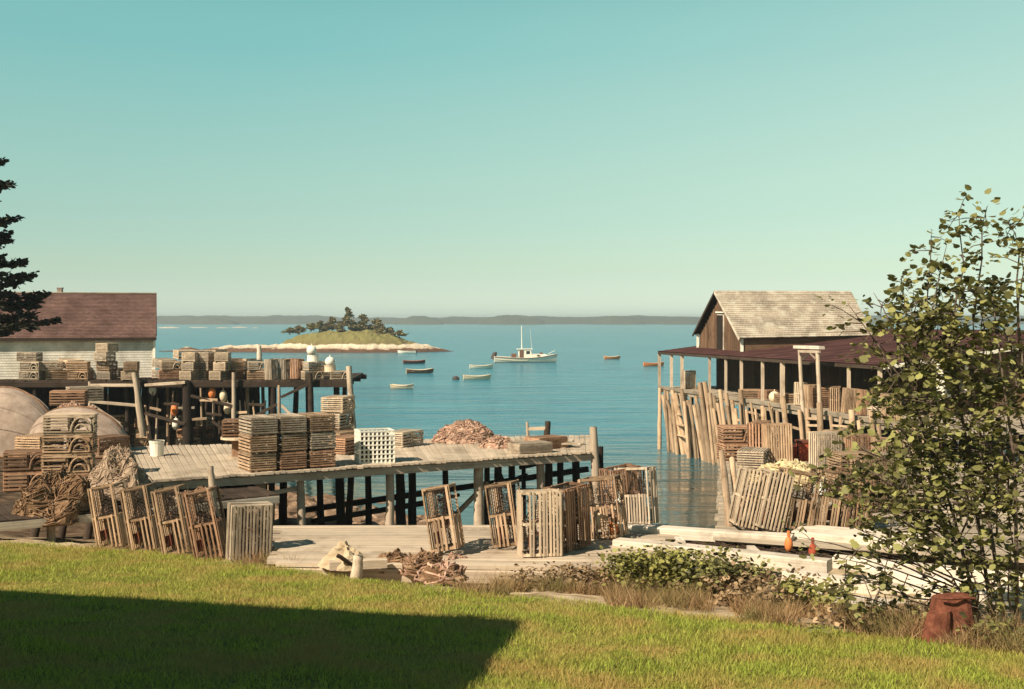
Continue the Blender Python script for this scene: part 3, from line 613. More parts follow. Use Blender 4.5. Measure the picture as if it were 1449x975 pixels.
for k in range(20):                                  # odd uprights, poles and rails stored under the deck
    px = 205 + k * 9.6 + U(-3, 3); D = U(63.2, 64.4); y0 = U(548, 575); y1 = y0 + U(25, 70)
    pole('prop', V(px + U(-6, 6), y1, D), V(px, y0, D), U(.1, .2), M[('pole', 'dark', 'post', 'dark')[k % 4]], bw)
for k in range(9):
    px = 212 + k * 20; y = U(552, 605); piece('rail', V(px, y, 63.1), V(px + U(14, 26), y + U(-4, 4), 63.1), .1, .12, M[('pole', 'dark', 'deck_grey')[k % 3]], bw)
# added back boards, coloured dark to deepen the shade under the deck
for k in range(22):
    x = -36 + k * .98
    piece('board', (x, 70.6, -.5), (x, 70.6, BZ - .15), .97, .05, M['wet_shade'], bw, up=(0, 1, 0))

def shed():
    o = empty('white_shed', (-24, 70, BZ)); T(o, 'white shingled shed with red-brown roof standing on the back wharf', 'shed')
    e1 = Vector((-.28, .96, 0)).normalized(); e2 = Vector((e1.y, -e1.x, 0))
    c = Vector((V(218, 476, 66.5).x, 66.5, 0)); Lh = 17; Dp = 8.5
    def pt(a, b, z): q = c - e2 * a + e1 * b; return Vector((q.x, q.y, z))
    ze, zr = 7.05, 9.52
    courses('roof', pt(Lh, -.25, ze - .05), pt(-.12, -.25, ze - .05), pt(-.12, Dp / 2, zr), pt(Lh, Dp / 2, zr), M['roof_red'], o)
    courses('roof', pt(-.12, Dp + .25, ze - .05), pt(Lh, Dp + .25, ze - .05), pt(Lh, Dp / 2, zr), pt(-.12, Dp / 2, zr), M['roof_red'], o)
    courses('wall', pt(Lh, 0, BZ), pt(0, 0, BZ), pt(0, 0, ze - .02), pt(Lh, 0, ze - .02), M['wall_white'], o, .14, .012)
    mb = MB(); mb.add([pt(.02, 0, BZ), pt(.02, Dp, BZ), pt(.02, Dp, ze - .1), pt(.02, Dp / 2, zr - .12), pt(.02, 0, ze - .1)], [(0, 1, 2, 3, 4)])
    mb.add([pt(0, Dp, BZ), pt(Lh, Dp, BZ), pt(Lh, Dp, ze - .1), pt(0, Dp, ze - .1)], [(0, 1, 2, 3)]); mb.add([pt(Lh, 0, BZ), pt(Lh, Dp, BZ), pt(Lh, Dp, ze - .1), pt(Lh, Dp / 2, zr - .12), pt(Lh, 0, ze - .1)], [(0, 1, 2, 3, 4)])
    mb.build('wall', M['wall_white'], o)
    piece('fascia', pt(Lh, -.27, ze - .12), pt(-.13, -.27, ze - .12), .05, .16, M['dark'], o)
    piece('ridge_board', pt(Lh, Dp / 2, zr + .02), pt(-.12, Dp / 2, zr + .02), .2, .06, M['deck_grey'], o)
    piece('corner_board', pt(.0, -.05, BZ), pt(.0, -.05, ze - .05), .14, .05, M['white'], o, up=(0, 1, 0))
    q = V(85, 413, 70.5); mb = MB().box((q.x, q.y, q.z), (.26, .26, .5)); mb.box((q.x, q.y, q.z + .22), (.32, .32, .06)); mb.build('chimney', M['hull'], o)
shed()

# ------------------------------------------------------------------ right pier with porch building
PZ = 3.8
rA, rB, rC = Vector((9.3, 75.2)), Vector((15.5, 48.9)), Vector((16.55, 44.4))
pier = empty('porch_pier', (13, 62, PZ)); T(pier, 'tall pier on leaning poles below the porch building at right', 'dock')
e1 = (rA - rB).normalized(); e2 = Vector((e1.y, -e1.x))
deck(pier, rC, rA, rA + e2 * 14, rC + e2 * 14, PZ, 76, M['deck_grey'], th=.1, jit=.04)
def pline(px, off=0):
    D = dline(px, rA - e2 * off, rB - e2 * off); return D
for off, zz, h, mt in ((.07, PZ - .22, .22, 'deck_grey'), (.14, PZ - .02, .2, 'deck_grey')):
    segs = [rA, lerp(rA, rB, .3), lerp(rA, rB, .62), rB, rC]
    for a, b in zip(segs[:-1], segs[1:]):
        piece('fascia', P3(a - e2 * off, zz + U(-.03, .03)), P3(b - e2 * off, zz + U(-.03, .03)), .08, h, M[mt], pier)
for k in range(16):
    q = lerp(rA, rC, k / 15)
    for s in (1.2, 4.5, 8, 12): p = q + e2 * s; pole('pile', (p.x, p.y, -2), (p.x + U(-.2, .2), p.y, PZ - .1), U(.25, .36), M['wet_shade'], pier)
POLES = [(934, 549, 933, 640, 5), (938, 560, 954, 636, 5), (944, 566, 967, 640, 5), (948, 572, 962, 640, 4), (956, 556, 974, 646, 6), (964, 550, 979, 650, 5), (973, 566, 992, 652, 5), (977, 562, 985, 650, 4),
         (990, 541, 1006, 662, 7), (997, 540, 1016, 665, 8), (1010, 560, 1026, 672, 6), (1019, 551, 1032, 660, 6), (1027, 556, 1040, 660, 6), (1048, 552, 1058, 650, 7), (1029, 575, 1038, 640, 5), (1079, 574, 1084, 640, 6), (1056, 580, 1062, 640, 5),
         (1108, 560, 1116, 640, 8), (1092, 576, 1098, 640, 5), (1131, 580, 1137, 640, 6), (1160, 570, 1163, 660, 9), (1175, 588, 1180, 640, 5), (1205, 580, 1206, 660, 9), (1215, 595, 1222, 660, 6), (1190, 590, 1187, 650, 5), (1232, 580, 1244, 680, 7), (1243, 600, 1252, 690, 7), (1142, 578, 1146, 645, 7), (1268, 600, 1276, 680, 7), (1295, 605, 1300, 690, 8)]
for k in range(40):                                  # dark backing boards added to darken the space behind the poles
    q = rC + e1 * (k * .55) + e2 * 1.6; piece('dark_backing', (q.x, q.y, -.6), (q.x + U(-.1, .1), q.y, PZ - .12), .5, .06, M['wet_shade'], pier, up=(e2.x, e2.y, 0))
for k in range(26):
    a_ = 936 + k * 6.6 + U(-2, 2); y_ = 552 + (a_ - 936) * .135 + U(-3, 16); POLES.append((a_, y_, a_ + U(4, 20), y_ + 84 + U(-8, 12), U(3.2, 6)))
POLES += [(951, 560, 958, 640, 5), (984, 560, 1000, 660, 6), (1004, 556, 1020, 668, 6), (1015, 570, 1030, 660, 5), (968, 556, 988, 655, 6), (1036, 566, 1046, 655, 6), (941, 552, 946, 637, 4)]
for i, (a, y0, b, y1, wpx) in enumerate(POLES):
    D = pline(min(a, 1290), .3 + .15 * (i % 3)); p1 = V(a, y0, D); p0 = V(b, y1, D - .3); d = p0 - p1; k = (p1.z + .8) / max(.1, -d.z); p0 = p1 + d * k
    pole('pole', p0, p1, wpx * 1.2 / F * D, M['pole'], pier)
for a, b in (((1030, 590), (1052, 596)), ((1060, 583), (1078, 588)), ((1060, 608), (1080, 606)), ((1032, 603), (1050, 603)), ((1120, 604), (1134, 608)), ((1140, 592), (1162, 593)), ((1142, 602), (1160, 602)), ((1142, 612), (1160, 612)), ((1142, 622), (1160, 622)), ((1178, 602), (1200, 604)), ((955, 572), (962, 574)), ((955, 585), (964, 587)), ((957, 600), (968, 602)), ((958, 615), (972, 618))):
    D0, D1 = pline(a[0], .35), pline(b[0], .35); piece('rung', V(*a, D0), V(*b, D1), .1, .1, M['pole'], pier)

bld = empty('porch_building', (14, 62, PZ)); T(bld, 'porch building with pale upper gable roof and wide plum-brown lower roof', 'building')
def q2(s, t, z): p = rB + e1 * s + e2 * t; return Vector((p.x, p.y, z))        # s along the pier front from the near corner, t inward
eA, eB = Vector((9.2, 75.6, 6.0)), Vector((15.76, 51.0, 6.05))
f1 = (eA - eB); f1.z = 0; Lr = f1.length; f1.normalize(); f2 = Vector((f1.y, -f1.x, 0)); sl = Vector((f2.x, f2.y, .12)).normalized()
def rf(s, t, dz=0): return lerp(eB, eA, s / Lr) + sl * t + Vector((0, 0, dz))
courses('lower_roof', rf(Lr, 0), rf(0, 0), rf(0, 12), rf(Lr, 12), M['roof_dark'], bld, .45, .02, .08)
piece('eave_board', rf(0, .02, -.12), rf(Lr, .02, -.12), .06, .14, M['dark'], bld)
piece('rake_board', rf(-.04, 0, -.1), rf(-.04, 11.5, -.1), .06, .16, M['white'], bld); piece('rake_board', rf(Lr + .04, 0, -.1), rf(Lr + .04, 11.5, -.1), .06, .16, M['dark'], bld)
# lower walls, in board planks
def wallrow(a, b, ztop, n, mat):
    for i in range(n):
        p, q = lerp(a, b, (i + .04) / n), lerp(a, b, (i + .96) / n); c = (p + q) / 2
        piece('wall_board', (c.x, c.y, PZ), (c.x, c.y, ztop(c)), (q - p).length, .05, mat, bld, up=(b - a).orthogonal() if False else Vector((-(b - a).y, (b - a).x, 0)))
def zroof(c):
    k = (Vector((c.x, c.y, 0)) - Vector((eB.x, eB.y, 0))); t = k.dot(f2); s = k.dot(f1); return lerp(6.05, 6.0, s / Lr) + .12 * t - .12
W0, W1 = rf(.9, 2.9), rf(Lr - 2.4, 2.9)
wallrow(W0, W1, zroof, 60, M['dark']); wallrow(W0, rf(.9, 11.5), zroof, 22, M['wood_b'] if 'wood_b' in M else M.setdefault('wood_b', wood('brown_boards', (.09, .05, .03), (.20, .12, .07)))); wallrow(W1, rf(Lr - 2.4, 11.5), zroof, 20, M['dark'])
# porch posts
for px, wpx in ((933, 4), (950, 4), (965, 4.5), (1004, 3.5), (1027, 3.5), (1049, 4), (1079, 4), (1107, 6), (1201, 4.5), (1245, 5.5)):
    D = dline(px, (eA.x + .12, eA.y), (eB.x + .12, eB.y)); p = V(px, 500, D); k = (p - eB); zt = lerp(6.05, 6.0, Vector((k.x, k.y, 0)).dot(f1) / Lr) - .12
    piece('porch_post', (p.x, p.y, PZ), (p.x, p.y, zt), wpx / F * D, wpx / F * D, M['post'], bld, up=(0, 1, 0))
# upper gable block
gFL, gR, gBL = Vector((13.02, 67, 6.98)), Vector((12.3, 71, 9.71)), Vector((11.62, 75, 7.1))
gFR, gRR, gBR = Vector((20.47, 67.9, 7.1)), Vector((20.2, 71.6, 9.69)), Vector((19.3, 76, 7.1))
oh = (gFR - gFL).normalized() * .35
courses('upper_roof', gFL - oh, gFR, gRR, gR - oh, M['roof_pale'], bld, .2); courses('upper_roof', gBR, gBL - oh, gR - oh, gRR, M['roof_dark'], bld, .2)
inw = (gFR - gFL).normalized() * .05
g0, g1, g2 = gFL + (gBL - gFL).normalized() * .3, gR.copy(), gBL + (gFL - gBL).normalized() * .3
def wallq(a, b, za0, zb0, za1, zb1, nm='upper_wall'):
    courses(nm, (a.x, a.y, za0), (b.x, b.y, zb0), (b.x, b.y, zb1), (a.x, a.y, za1), M['wall_brown'], bld, .14, .012, .04)
# gable triangle as boards that follow the slope
for i in range(22):
    t0, t1 = i / 22, (i + 1) / 22; c = lerp(g2, g0, (t0 + t1) / 2); hh = 1 - abs((t0 + t1) - 1)
    piece('gable_board', (c.x, c.y, 6.0), (c.x, c.y, 7.05 + 2.35 * hh), (g0 - g2).length / 22 * .97, .06, M['wood_b'], bld, up=(1, .1, 0))
piece('front_wall_board', (g0.x + .05, g0.y, 6.55), (gFR.x, gFR.y + .3, 7.0), .06, .8, M['wood_b'], bld)
mb = MB(); gn = Vector((-1, -.12, 0)).normalized() * .08
dc = lerp(g2, g0, .54); dd = (g0 - g2).normalized()
for s, mt, w_, z0, z1, nm in ((.1, 'pale', 1.12, 6.2, 8.3, 'door_frame'), (.14, 'wet_shade', .96, 6.2, 8.25, 'door')):
    c = dc + gn * (s / .08); ob_ = MB().box((c.x, c.y, (z0 + z1) / 2), (w_, .06, z1 - z0), frame(dd)).build(nm, M[mt], bld)
    if nm == 'door': sub(frame_ob, ob_); door_ob = ob_
    else: frame_ob = ob_
c = dc + gn * 1.9; sub(MB().box((c.x, c.y, 8.42), (1.2, .12, .08), frame(dd)).build('door_lintel', M['white'], bld), door_ob)
piece('rake_trim', gFL - oh - Vector((0, 0, .1)), gR - oh - Vector((0, 0, .1)), .06, .14, M['pale'], bld); piece('rake_trim', gBL - oh - Vector((0, 0, .1)), gR - oh - Vector((0, 0, .1)), .06, .14, M['dark'], bld)
piece('corner_board', (g0.x - .1, g0.y - .05, 6.2), (g0.x - .1, g0.y - .05, 7.0), .16, .1, M['white'], bld, up=(0, 1, 0)); piece('corner_board', (g2.x - .12, g2.y + .05, 6.2), (g2.x - .12, g2.y + .05, 7.1), .14, .1, M['white'], bld, up=(0, 1, 0))
# near end window and corner
wc = rf(.8, 6.0); wz = 5.5
def nearwin():
    c = V(1352, 540, 52.3); c.z = 8 - 85 / F * 52.3
    fr = MB(); d = f2
    for s in (-1, 1): fr.box(Vector((c.x, c.y, c.z)) + d * .55 * s, (.14, .1, 1.5), frame(d))
    for s in (-1, 1): fr.box(c + Vector((0, 0, .72 * s)), (1.2, .1, .14), frame(d))
    w_ = fr.build('window', M['white'], bld)
    sub(MB().box(c - f1 * -.05, (1.0, .04, 1.35), frame(d)).build('pane', M['glass'], bld), w_)
nearwin()
piece('corner_board', V(1331, 500, 51.6), V(1331, 568, 51.6), .3, .1, M['white'], bld, up=(0, 1, 0))
# hoist frame
hf = empty('hoist_frame', G(1147, 588, PZ)); T(hf, 'white two-post hoist frame standing taller than the porch eave', 'frame')
def eline(px, off): return dline(px, (eA.x - off, eA.y), (eB.x - off, eB.y))
D = eline(1132, .95); pole('post', V(1141, 660, D), V(1131, 494, D), 6.5 / F * D, M['post'], hf); D2 = eline(1158, .95); pole('post', V(1163, 665, D2), V(1157, 496, D2), 7.5 / F * D2, M['post'], hf)
piece('crossbeam', V(1126, 491, D + .3), V(1163, 492, D2 - .2), .3, .14, M['pale'], hf); piece('crossbeam', V(1130, 497, D - .15), V(1160, 498, D2 - .25), .1, .12, M['post'], hf)
pole('brace', V(1136, 508, D), V(1146, 499, D), .1, M['post'], hf); pole('brace', V(1154, 508, D2), V(1146, 500, D2), .1, M['post'], hf)

# ------------------------------------------------------------------ lobster traps
TL, TW, TH = 1.08, .70, .46
def trap_proto(tone, top='full', side='full', end='net', near=False, L=TL, Wd=TW, H=TH):
    """Length X, width Y, height Z, origin at the centre of the floor. top: full/half/open, side: full/half/arch/net, end: net/lath."""
    o = empty('lobster_trap'); lm, fm = M['t_' + tone], M['m_' + tone]; b = .045
    fr = MB()
    for x in (-L / 2 + b / 2, 0, L / 2 - b / 2):
        for y in (-Wd / 2 + b, Wd / 2 - b): fr.bar((x, y, 0), (x, y, H - .02), b, b)
        fr.bar((x, -Wd / 2 + .02, b / 2), (x, Wd / 2 - .02, b / 2), b, b); fr.bar((x, -Wd / 2 + .02, H - b), (x, Wd / 2 - .02, H - b), b, b)
    for y in (-Wd / 2 + .05, Wd / 2 - .05): fr.bar((-L / 2, y, -.012), (L / 2, y, -.012), .07, .024)
    fr.build('frame', fm, o)
    laths = []
    nt_ = 12 if near else 10; wl = .036 if near else .042
    for i in range(nt_):
        y = -Wd / 2 + .03 + (Wd - .06) * i / (nt_ - 1)
        z = H - .012
        if top == 'full' or (top in ('half', 'open') and i in (0, nt_ - 1)): laths.append(((-L / 2, y, z), (L / 2, y, z), (0, 0, 1)))
        elif top == 'half': laths.append(((-L / 2, y, z), (L * U(.0, .04), y, z), (0, 0, 1)))
        if i % 2 == 0: laths.append(((-L / 2, y, .012 + b * .2), (L / 2, y, .012 + b * .2), (0, 0, 1)))
    ns = 6 if near else 5
    for sg in (-1, 1):
        y = sg * (Wd / 2 + .004)
        for i in range(ns):
            z = .05 + (H - .10) * i / (ns - 1)
            x1 = L / 2
            if side == 'half' and 0 < i < ns - 1: x1 = .02
            if side == 'arch' and 0 < i < ns - 1: x1 = -.02
            if side == 'net' and 0 < i < ns - 1: continue
            laths.append(((-L / 2, y, z), (x1, y, z), (0, sg, 0)))
    if end == 'lath':
        for sg in (-1, 1):
            for i in range(7):
                z = .04 + (H - .08) * i / 6; laths.append(((sg * (L / 2 + .008), -Wd / 2, z), (sg * (L / 2 + .008), Wd / 2, z), (sg, 0, 0)))
    if near:
        for p, q, up in laths:
            if random.random() < .07: continue
            p = Vector(p) + Vector((0, U(-.006, .006), U(-.004, .004))); q = Vector(q) + Vector((U(-.03, .02), U(-.006, .006), 0))
            piece('lath', p, q, wl * U(.8, 1.15), .016, lm, o, up=up)
    else:
        lb = MB()
        for p, q, up in laths: lb.bar(p, q, wl if up[2] else .034 if up[0] else .046, .016, up)
        stuff(lb.build('lath_panel', lm, o))
    net = MB()
    def grid(c, ux, uy, a, b_, n1, n2, r_=.006):
        c, ux, uy = Vector(c), Vector(ux), Vector(uy)
        for i in range(n1 + 1):
            for sgn in (-1, 1):
                s = -a + 2 * a * i / n1; net.bar(c + ux * s - uy * b_, c + ux * max(-a, min(a, s + sgn * a * .8)) + uy * b_, r_, r_)
    for sg in (-1, 1): grid((sg * (L / 2 - .06), 0, H / 2), (0, 1, 0), (0, 0, 1), Wd / 2 - .05, H / 2 - .05, 7, 5)
    grid((.03, 0, H / 2), (0, 1, 0), (0, 0, 1), Wd / 2 - .06, H / 2 - .05, 6, 4)
    if side in ('net', 'half'):
        for sg in (-1, 1): grid((L / 4, sg * (Wd / 2 - .02), H / 2), (1, 0, 0), (0, 0, 1), L / 4 - .03, H / 2 - .05, 8, 5)
    # funnel head
    for k in range(12):
        a = 6.2832 * k / 12; c_, s_ = math.cos(a), math.sin(a); net.bar((.0, c_ * Wd * .42, H / 2 + s_ * H * .42), (.34, c_ * .09, H / 2 + s_ * .08), .008, .008)
        for f in (.25, .5, .75):
            b2 = a + 6.2832 / 12; rr = lerp(Wd * .42, .09, f); rz = lerp(H * .42, .08, f); net.bar((.34 * f, c_ * rr, H / 2 + s_ * rz), (.34 * f, math.cos(b2) * rr, H / 2 + math.sin(b2) * rz), .007, .007)
    grid((-.05, 0, H * .5), (1, 0, 0), (0, 1, 0), L / 2 - .1, Wd / 2 - .06, 12, 6)  # inner net sheet added to darken the trap's interior
    stuff(net.build('netting', M['net'], o))
    if side == 'arch':
        for sg in (-1, 1):
            for (k1, yy, k2) in ((.2, Wd / 2 + .01, .72), (.13, Wd / 2 - .02, .36)):
                MB().tube([(L / 4 + math.cos(a) * L * k1, sg * yy, .055 + math.sin(a) * (H * k2)) for a in [math.pi * k / 9 for k in range(10)]], .028, 6).build('hoop', fm, o)
    if near or end == 'lath':
        for k in range(2): MB().box((-L * .3, -.12 + .24 * k, .07), (.2, .1, .06)).build('ballast_brick', M['rust'], o)
        rp_ = MB(); q0 = Vector((U(-.1, .1), U(-.1, .1), .1))
        for k in range(5):
            rad_ = U(.08, .16); rp_.tube([q0 + Vector((math.cos(a) * rad_, math.sin(a) * rad_, .03 * k + U(-.01, .03))) for a in [6.2832 * q / 10 for q in range(11)]], .012, 5)
        stuff(rp_.build('rope_coil', M['rope'], o))
    reg(o); return o
PROTO = {}
def trap(tone, label, top='full', side='full', end='net', near=False, L=TL, Wd=TW, H=TH, group=None):
    key = (tone, top, side, end, near, L, Wd, H)
    if key not in PROTO: o = PROTO[key] = trap_proto(*key)
    else: o = copy_tree(PROTO[key])
    T(o, label, 'lobster trap', group); o['_'] = 0; del o['_']
    return o
def setM(o, M3, loc): o.matrix_basis = Matrix.Translation(loc) @ M3.to_4x4()
def lie(o, c, yaw): setM(o, Matrix.Rotation(R(yaw), 3, 'Z'), Vector(c))
def stand(o, base, yaw=0, lean_l=0, lean_b=0, L=TL, H=TH, spin=0):
    """On end, floor-to-ceiling X up; its top face looks at the camera when yaw = 0; lean_l tips it to the left, lean_b backwards (degrees)."""
    Uz = Vector((0, 0, 1)); N = Vector((0, -1, 0)); Y = N.cross(Uz)
    m = Matrix((Uz, Y, N)).transposed()
    m = Matrix.Rotation(R(yaw), 3, 'Z') @ Matrix.Rotation(R(-lean_l), 3, 'Y') @ Matrix.Rotation(R(-lean_b), 3, 'X') @ Matrix.Rotation(R(spin), 3, 'Z') @ m
    # note: the tips are made in the camera's frame before the yaw
    pts = [m @ Vector((-L / 2, y, z)) for y in (-TW / 2, TW / 2) for z in (0, H)]
    low = min(p.z for p in pts)
    c = m @ Vector((-L / 2, 0, H / 2))
    loc = Vector(base) - c; loc.z += c.z - low
    setM(o, m, loc)

# foreground, standing on the near platform
o = trap('tan', 'lone narrow trap standing on end and leaning left on the near platform', 'half', 'half', 'net', True); stand(o, G(636, 782, FZ), yaw=-8, lean_l=10, lean_b=5, spin=90)
o = trap('pale', 'tall trap with close vertical laths facing the camera, middle of the near trio', 'full', 'full', 'net', True); stand(o, G(764, 786, FZ), yaw=10, lean_l=0, lean_b=3)
o = trap('tan', 'trap leaning at the left side of the near trio', 'half', 'half', 'net', True); stand(o, G(724, 774, FZ), yaw=-14, lean_l=9, lean_b=3, spin=90); 
o = trap('brown', 'dark-sided trap leaning at the right side of the near trio', 'full', 'half', 'net', True); stand(o, G(806, 776, FZ), yaw=48, lean_l=4, lean_b=0)
o = trap('tan', 'ragged trap standing at the left end of the white timbers', 'half', 'half', 'net', True); stand(o, G(858, 762, FZ), yaw=-25, lean_l=7)
o = trap('grey', 'trap standing between the white timbers and the water, right of the ragged one', 'half', 'full', 'net', True); stand(o, G(903, 744, FZ), yaw=-28, lean_l=5, lean_b=4)
o = trap('brown', 'low trap tilted behind the ragged trap at the white timbers', 'full', 'full', 'net', True); stand(o, G(884, 741, FZ), yaw=30, lean_l=6)
# row leaning along the stage at left
for k, (px, lab) in enumerate(((164, 'first'), (211, 'second'), (257, 'third'), (303, 'fourth'))):
    D = (23.6, 22.9, 22.2, 21.4)[k]; x = (px - CX) / F * D
    o = trap(('tan', 'tan', 'tan', 'brown')[k], lab + ' from the left in the row of leaning half-open traps at the lawn edge', 'half', 'half', 'net', True, 1.2, .62, .5, group='leaning traps along the lawn edge'); stand(o, (x, D, tz(x, D) - .02), yaw=0, lean_l=10 + k * .6, lean_b=2, L=1.2, H=.5, spin=90)
D = 20.9; x = (352 - CX) / F * D
o = trap('grey', 'grey trap standing on end at the right end of the leaning row', 'full', 'full', 'lath', True, .98); stand(o, (x, D, tz(x, D)), yaw=24, lean_l=-2, L=.98)
for k, (px, py0, px1, py1, dd) in enumerate(((298, 660, 302, 705, 25.4), (297, 690, 318, 790, 21.6), (252, 702, 268, 780, 22.3))):
    T(pole('leaning_stake', V(px1, py1, dd), V(px, py0, dd), .17, M['post']), ['upright stake behind the row of leaning traps', 'thick leaning stake right of the third leaning trap', 'leaning stake left of the third leaning trap'][k], 'stake')

# stack of nine on the middle dock
ang = math.degrees(math.atan2(mFR[1] - mFL[1], mFR[0] - mFL[0]))
tones = [['tan', 'brown', 'brown'], ['tan', 'tan', 'grey'], ['grey', 'grey', 'tan']]
u2 = Vector((mFR[0] - mFL[0], mFR[1] - mFL[1], 0)).normalized(); v2 = Vector((-u2.y, u2.x, 0))
base0 = on_front(352, 0, MZ)
for r_ in range(3):
    for c_ in range(3):
        o = trap(tones[r_][c_], '%s-row %s trap of the three-by-three stack on the middle dock' % (('bottom', 'middle', 'top')[r_], ('left', 'centre', 'right')[c_]), 'full', 'full', 'lath', False, .98, .68, .43, group='three-by-three trap stack')
        p = base0 + u2 * (.42 + c_ * .80 + U(-.02, .02)) + v2 * (.62 + U(-.03, .03)); lie(o, (p.x, p.y, MZ + .03 + r_ * .46), ang + 90 + U(-1.5, 1.5))
# others on the dock
p = on_front(338, 3.4, MZ + .62)
bench = empty('spool', (p.x, p.y, MZ)); T(bench, 'round wooden spool carrying one brown trap, left of the stack of nine', 'spool')
MB().tube([(p.x, p.y, MZ), (p.x, p.y, MZ + .06)], .28, 14).build('flange', M['m_pale'], bench); MB().tube([(p.x, p.y, MZ + .06), (p.x, p.y, MZ + .54)], .2, 12).build('core', M['m_brown'], bench); MB().tube([(p.x, p.y, MZ + .54), (p.x, p.y, MZ + .6)], .5, 16).build('flange', M['m_pale'], bench)
o = trap('brown', 'single brown trap set on the round spool left of the stack of nine', 'full', 'full', 'lath'); lie(o, (p.x + .1, p.y + .1, MZ + .62), 8)
for k in range(3):
    p = G(474, 628, MZ); o = trap(('brown', 'grey', 'pale')[k], ('bottom', 'middle', 'top')[k] + ' trap of the tall pale stack behind the stack of nine', 'full', 'arch' if k else 'full', 'lath', group='pale stack behind the nine'); lie(o, (p.x + .05 * k, p.y, MZ + .02 + k * .5), 70 + k * 4)
for k in range(2):
    p = G(470 - k * 2, 636, MZ) ; o = trap('tan' if k else 'brown', ('lower', 'upper')[k] + ' of two traps just right of the stack of nine', 'full', 'full', 'lath'); lie(o, (p.x + 0.55, p.y - .9, MZ + .02 + k * .49), 62 + k * 5)
    if k: lie(o, (p.x + .2, p.y + .6, MZ + .02), 64)
def crate():
    c = on_front(530, .75, MZ); o = empty('lattice_crate', c); T(o, 'white open lattice crate standing on the middle dock', 'crate')
    S_, Hh, n = .92, .86, 8; m = MB()
    rot = Matrix.Rotation(R(ang - 12), 3, 'Z')
    def pt(x, y, z): return c + rot @ Vector((x, y, z))
    def panel(f, nm):
        q = MB()
        for i in range(n + 1):
            s = -S_ / 2 + S_ * i / n; q.bar(f(s, 0), f(s, Hh), .05, .03)
        for j in range(n):
            z = Hh * j / (n - 1); q.bar(f(-S_ / 2, z), f(S_ / 2, z), .045, .036)
        q.build(nm, M['white'], o)
    panel(lambda s, z: pt(s, -.35, z), 'lattice_front'); panel(lambda s, z: pt(s, .35, z), 'lattice_back'); panel(lambda s, z: pt(-S_ / 2, s * .76, z), 'lattice_side'); panel(lambda s, z: pt(S_ / 2, s * .76, z), 'lattice_side')
    MB().box(pt(0, 0, .03), (S_ - .06, .66, .04), rot).build('floor', M['white'], o); MB().box(pt(0, .05, .42), (S_ - .14, .5, .7), rot).build('dark_interior', M['net'], o)  # one solid dark block fills the inside of the crate
crate()
p = G(570, 632, MZ); o = trap('grey', 'grey trap behind the white lattice crate', 'full', 'full', 'lath'); lie(o, (p.x, p.y + .3, MZ), 60)
p = G(706, 640, MZ); o = trap('grey', 'grey trap lying flat near the outer end of the middle dock', 'full', 'full', 'lath', H=.3); lie(o, (p.x + .9, p.y, MZ), ang)
p = G(740, 636, MZ); o = trap('brown', 'small brown trap beside the flat grey one at the dock end', 'full', 'full', 'lath', H=.34); lie(o, (p.x + .7, p.y + .5, MZ), ang + 8)

def heap(name, c, rx, ry, h, mat, label, cat, seed=0, ropes=0, rope_mat=None, rough=.25, rr=.02, yaw=0):
    c = Vector(c); o = empty(name, c); T(o, label, cat); n, m_ = 26, 18; vs = []; fs = []; rot = Matrix.Rotation(R(yaw), 3, 'Z')
    def surf(u, v):                                   # u angle, v 0 rim..1 top
        rr_ = 1 - v; prof = (1 - rr_ ** 2) ** .8
        k = 1 + rough * noise.noise((math.cos(u) * 1.6 + seed, math.sin(u) * 1.6, v * 2)) + rough * .6 * noise.noise((math.cos(u) * 4 + seed, math.sin(u) * 4, v * 6))
        return c + rot @ Vector((math.cos(u) * rx * rr_ * k, math.sin(u) * ry * rr_ * k, max(-.02, h * prof * k + rough * h * .5 * noise.noise((math.cos(u) * 5 * rr_ + seed, math.sin(u) * 5 * rr_, seed)) - .02)))
    for j in range(m_):
        for i in range(n): vs.append(surf(2 * math.pi * i / n, j / (m_ - 1)))
    for j in range(m_ - 1):
        for i in range(n): fs.append((j * n + i, j * n + (i + 1) % n, (j + 1) * n + (i + 1) % n, (j + 1) * n + i))
    mb = MB(); mb.add(vs, fs); mb.build('mound', mat, o, smooth=False)
    if ropes:
        rb = MB(); r = random.Random(seed)
        for k in range(ropes):
            u, v = r.uniform(0, 6.28), r.uniform(.05, .95); du, dv = r.uniform(-.35, .35), r.uniform(-.12, .12); pts = []
            for s in range(7):
                p = surf(u, max(.0, min(.98, v))); pts.append(p + Vector((0, 0, r.uniform(.0, .05)))); u += du + r.uniform(-.25, .25); v += dv + r.uniform(-.08, .08)
            rb.tube(pts, rr, 5)
        stuff(rb.build('rope_strands', rope_mat or M['rope'], o, smooth=True))
    return o
heap('net_heap', G(655, 630, MZ) + Vector((0, 1.2, 0)), 1.15, .8, .56, M['rope'], 'broad heap of pinkish-brown rope on the middle dock', 'net heap', 3, 320, None, .25, .018)
heap('net_heap', G(690, 634, MZ) + Vector((.3, .2, 0)), .55, .45, .3, M['rope'], 'small rope pile at the right foot of the broad rope heap', 'net heap', 4, 90, None, .25, .024)
heap('draped_net', V(168, 702, 27.6), .72, .55, 1.0, M['netheap'], 'tall brown net draped over the left end of the middle dock', 'net', 5, 220, M['netheap'], .3, .010)
heap('weed_heap', V(85, 735, 26.4) , 1.15, .8, .82, M['weed'], 'broad brown heap of nets and weed on the low stage at far left', 'net heap', 6, 320, M['weed'], .4, .013, 38)
heap('weed_heap', V(215, 716, 27.9), .8, .4, .38, M['netheap'], 'low pale heap on the stage right of the draped net', 'net heap', 7, 40, M['rope'], .4, .02, 38)
heap('weed_heap', V(285, 712, 28.2), .7, .35, .3, M['weed'], 'low dark heap on the stage behind the fourth leaning trap', 'net heap', 17, 40, M['weed'], .4, .02, 38)
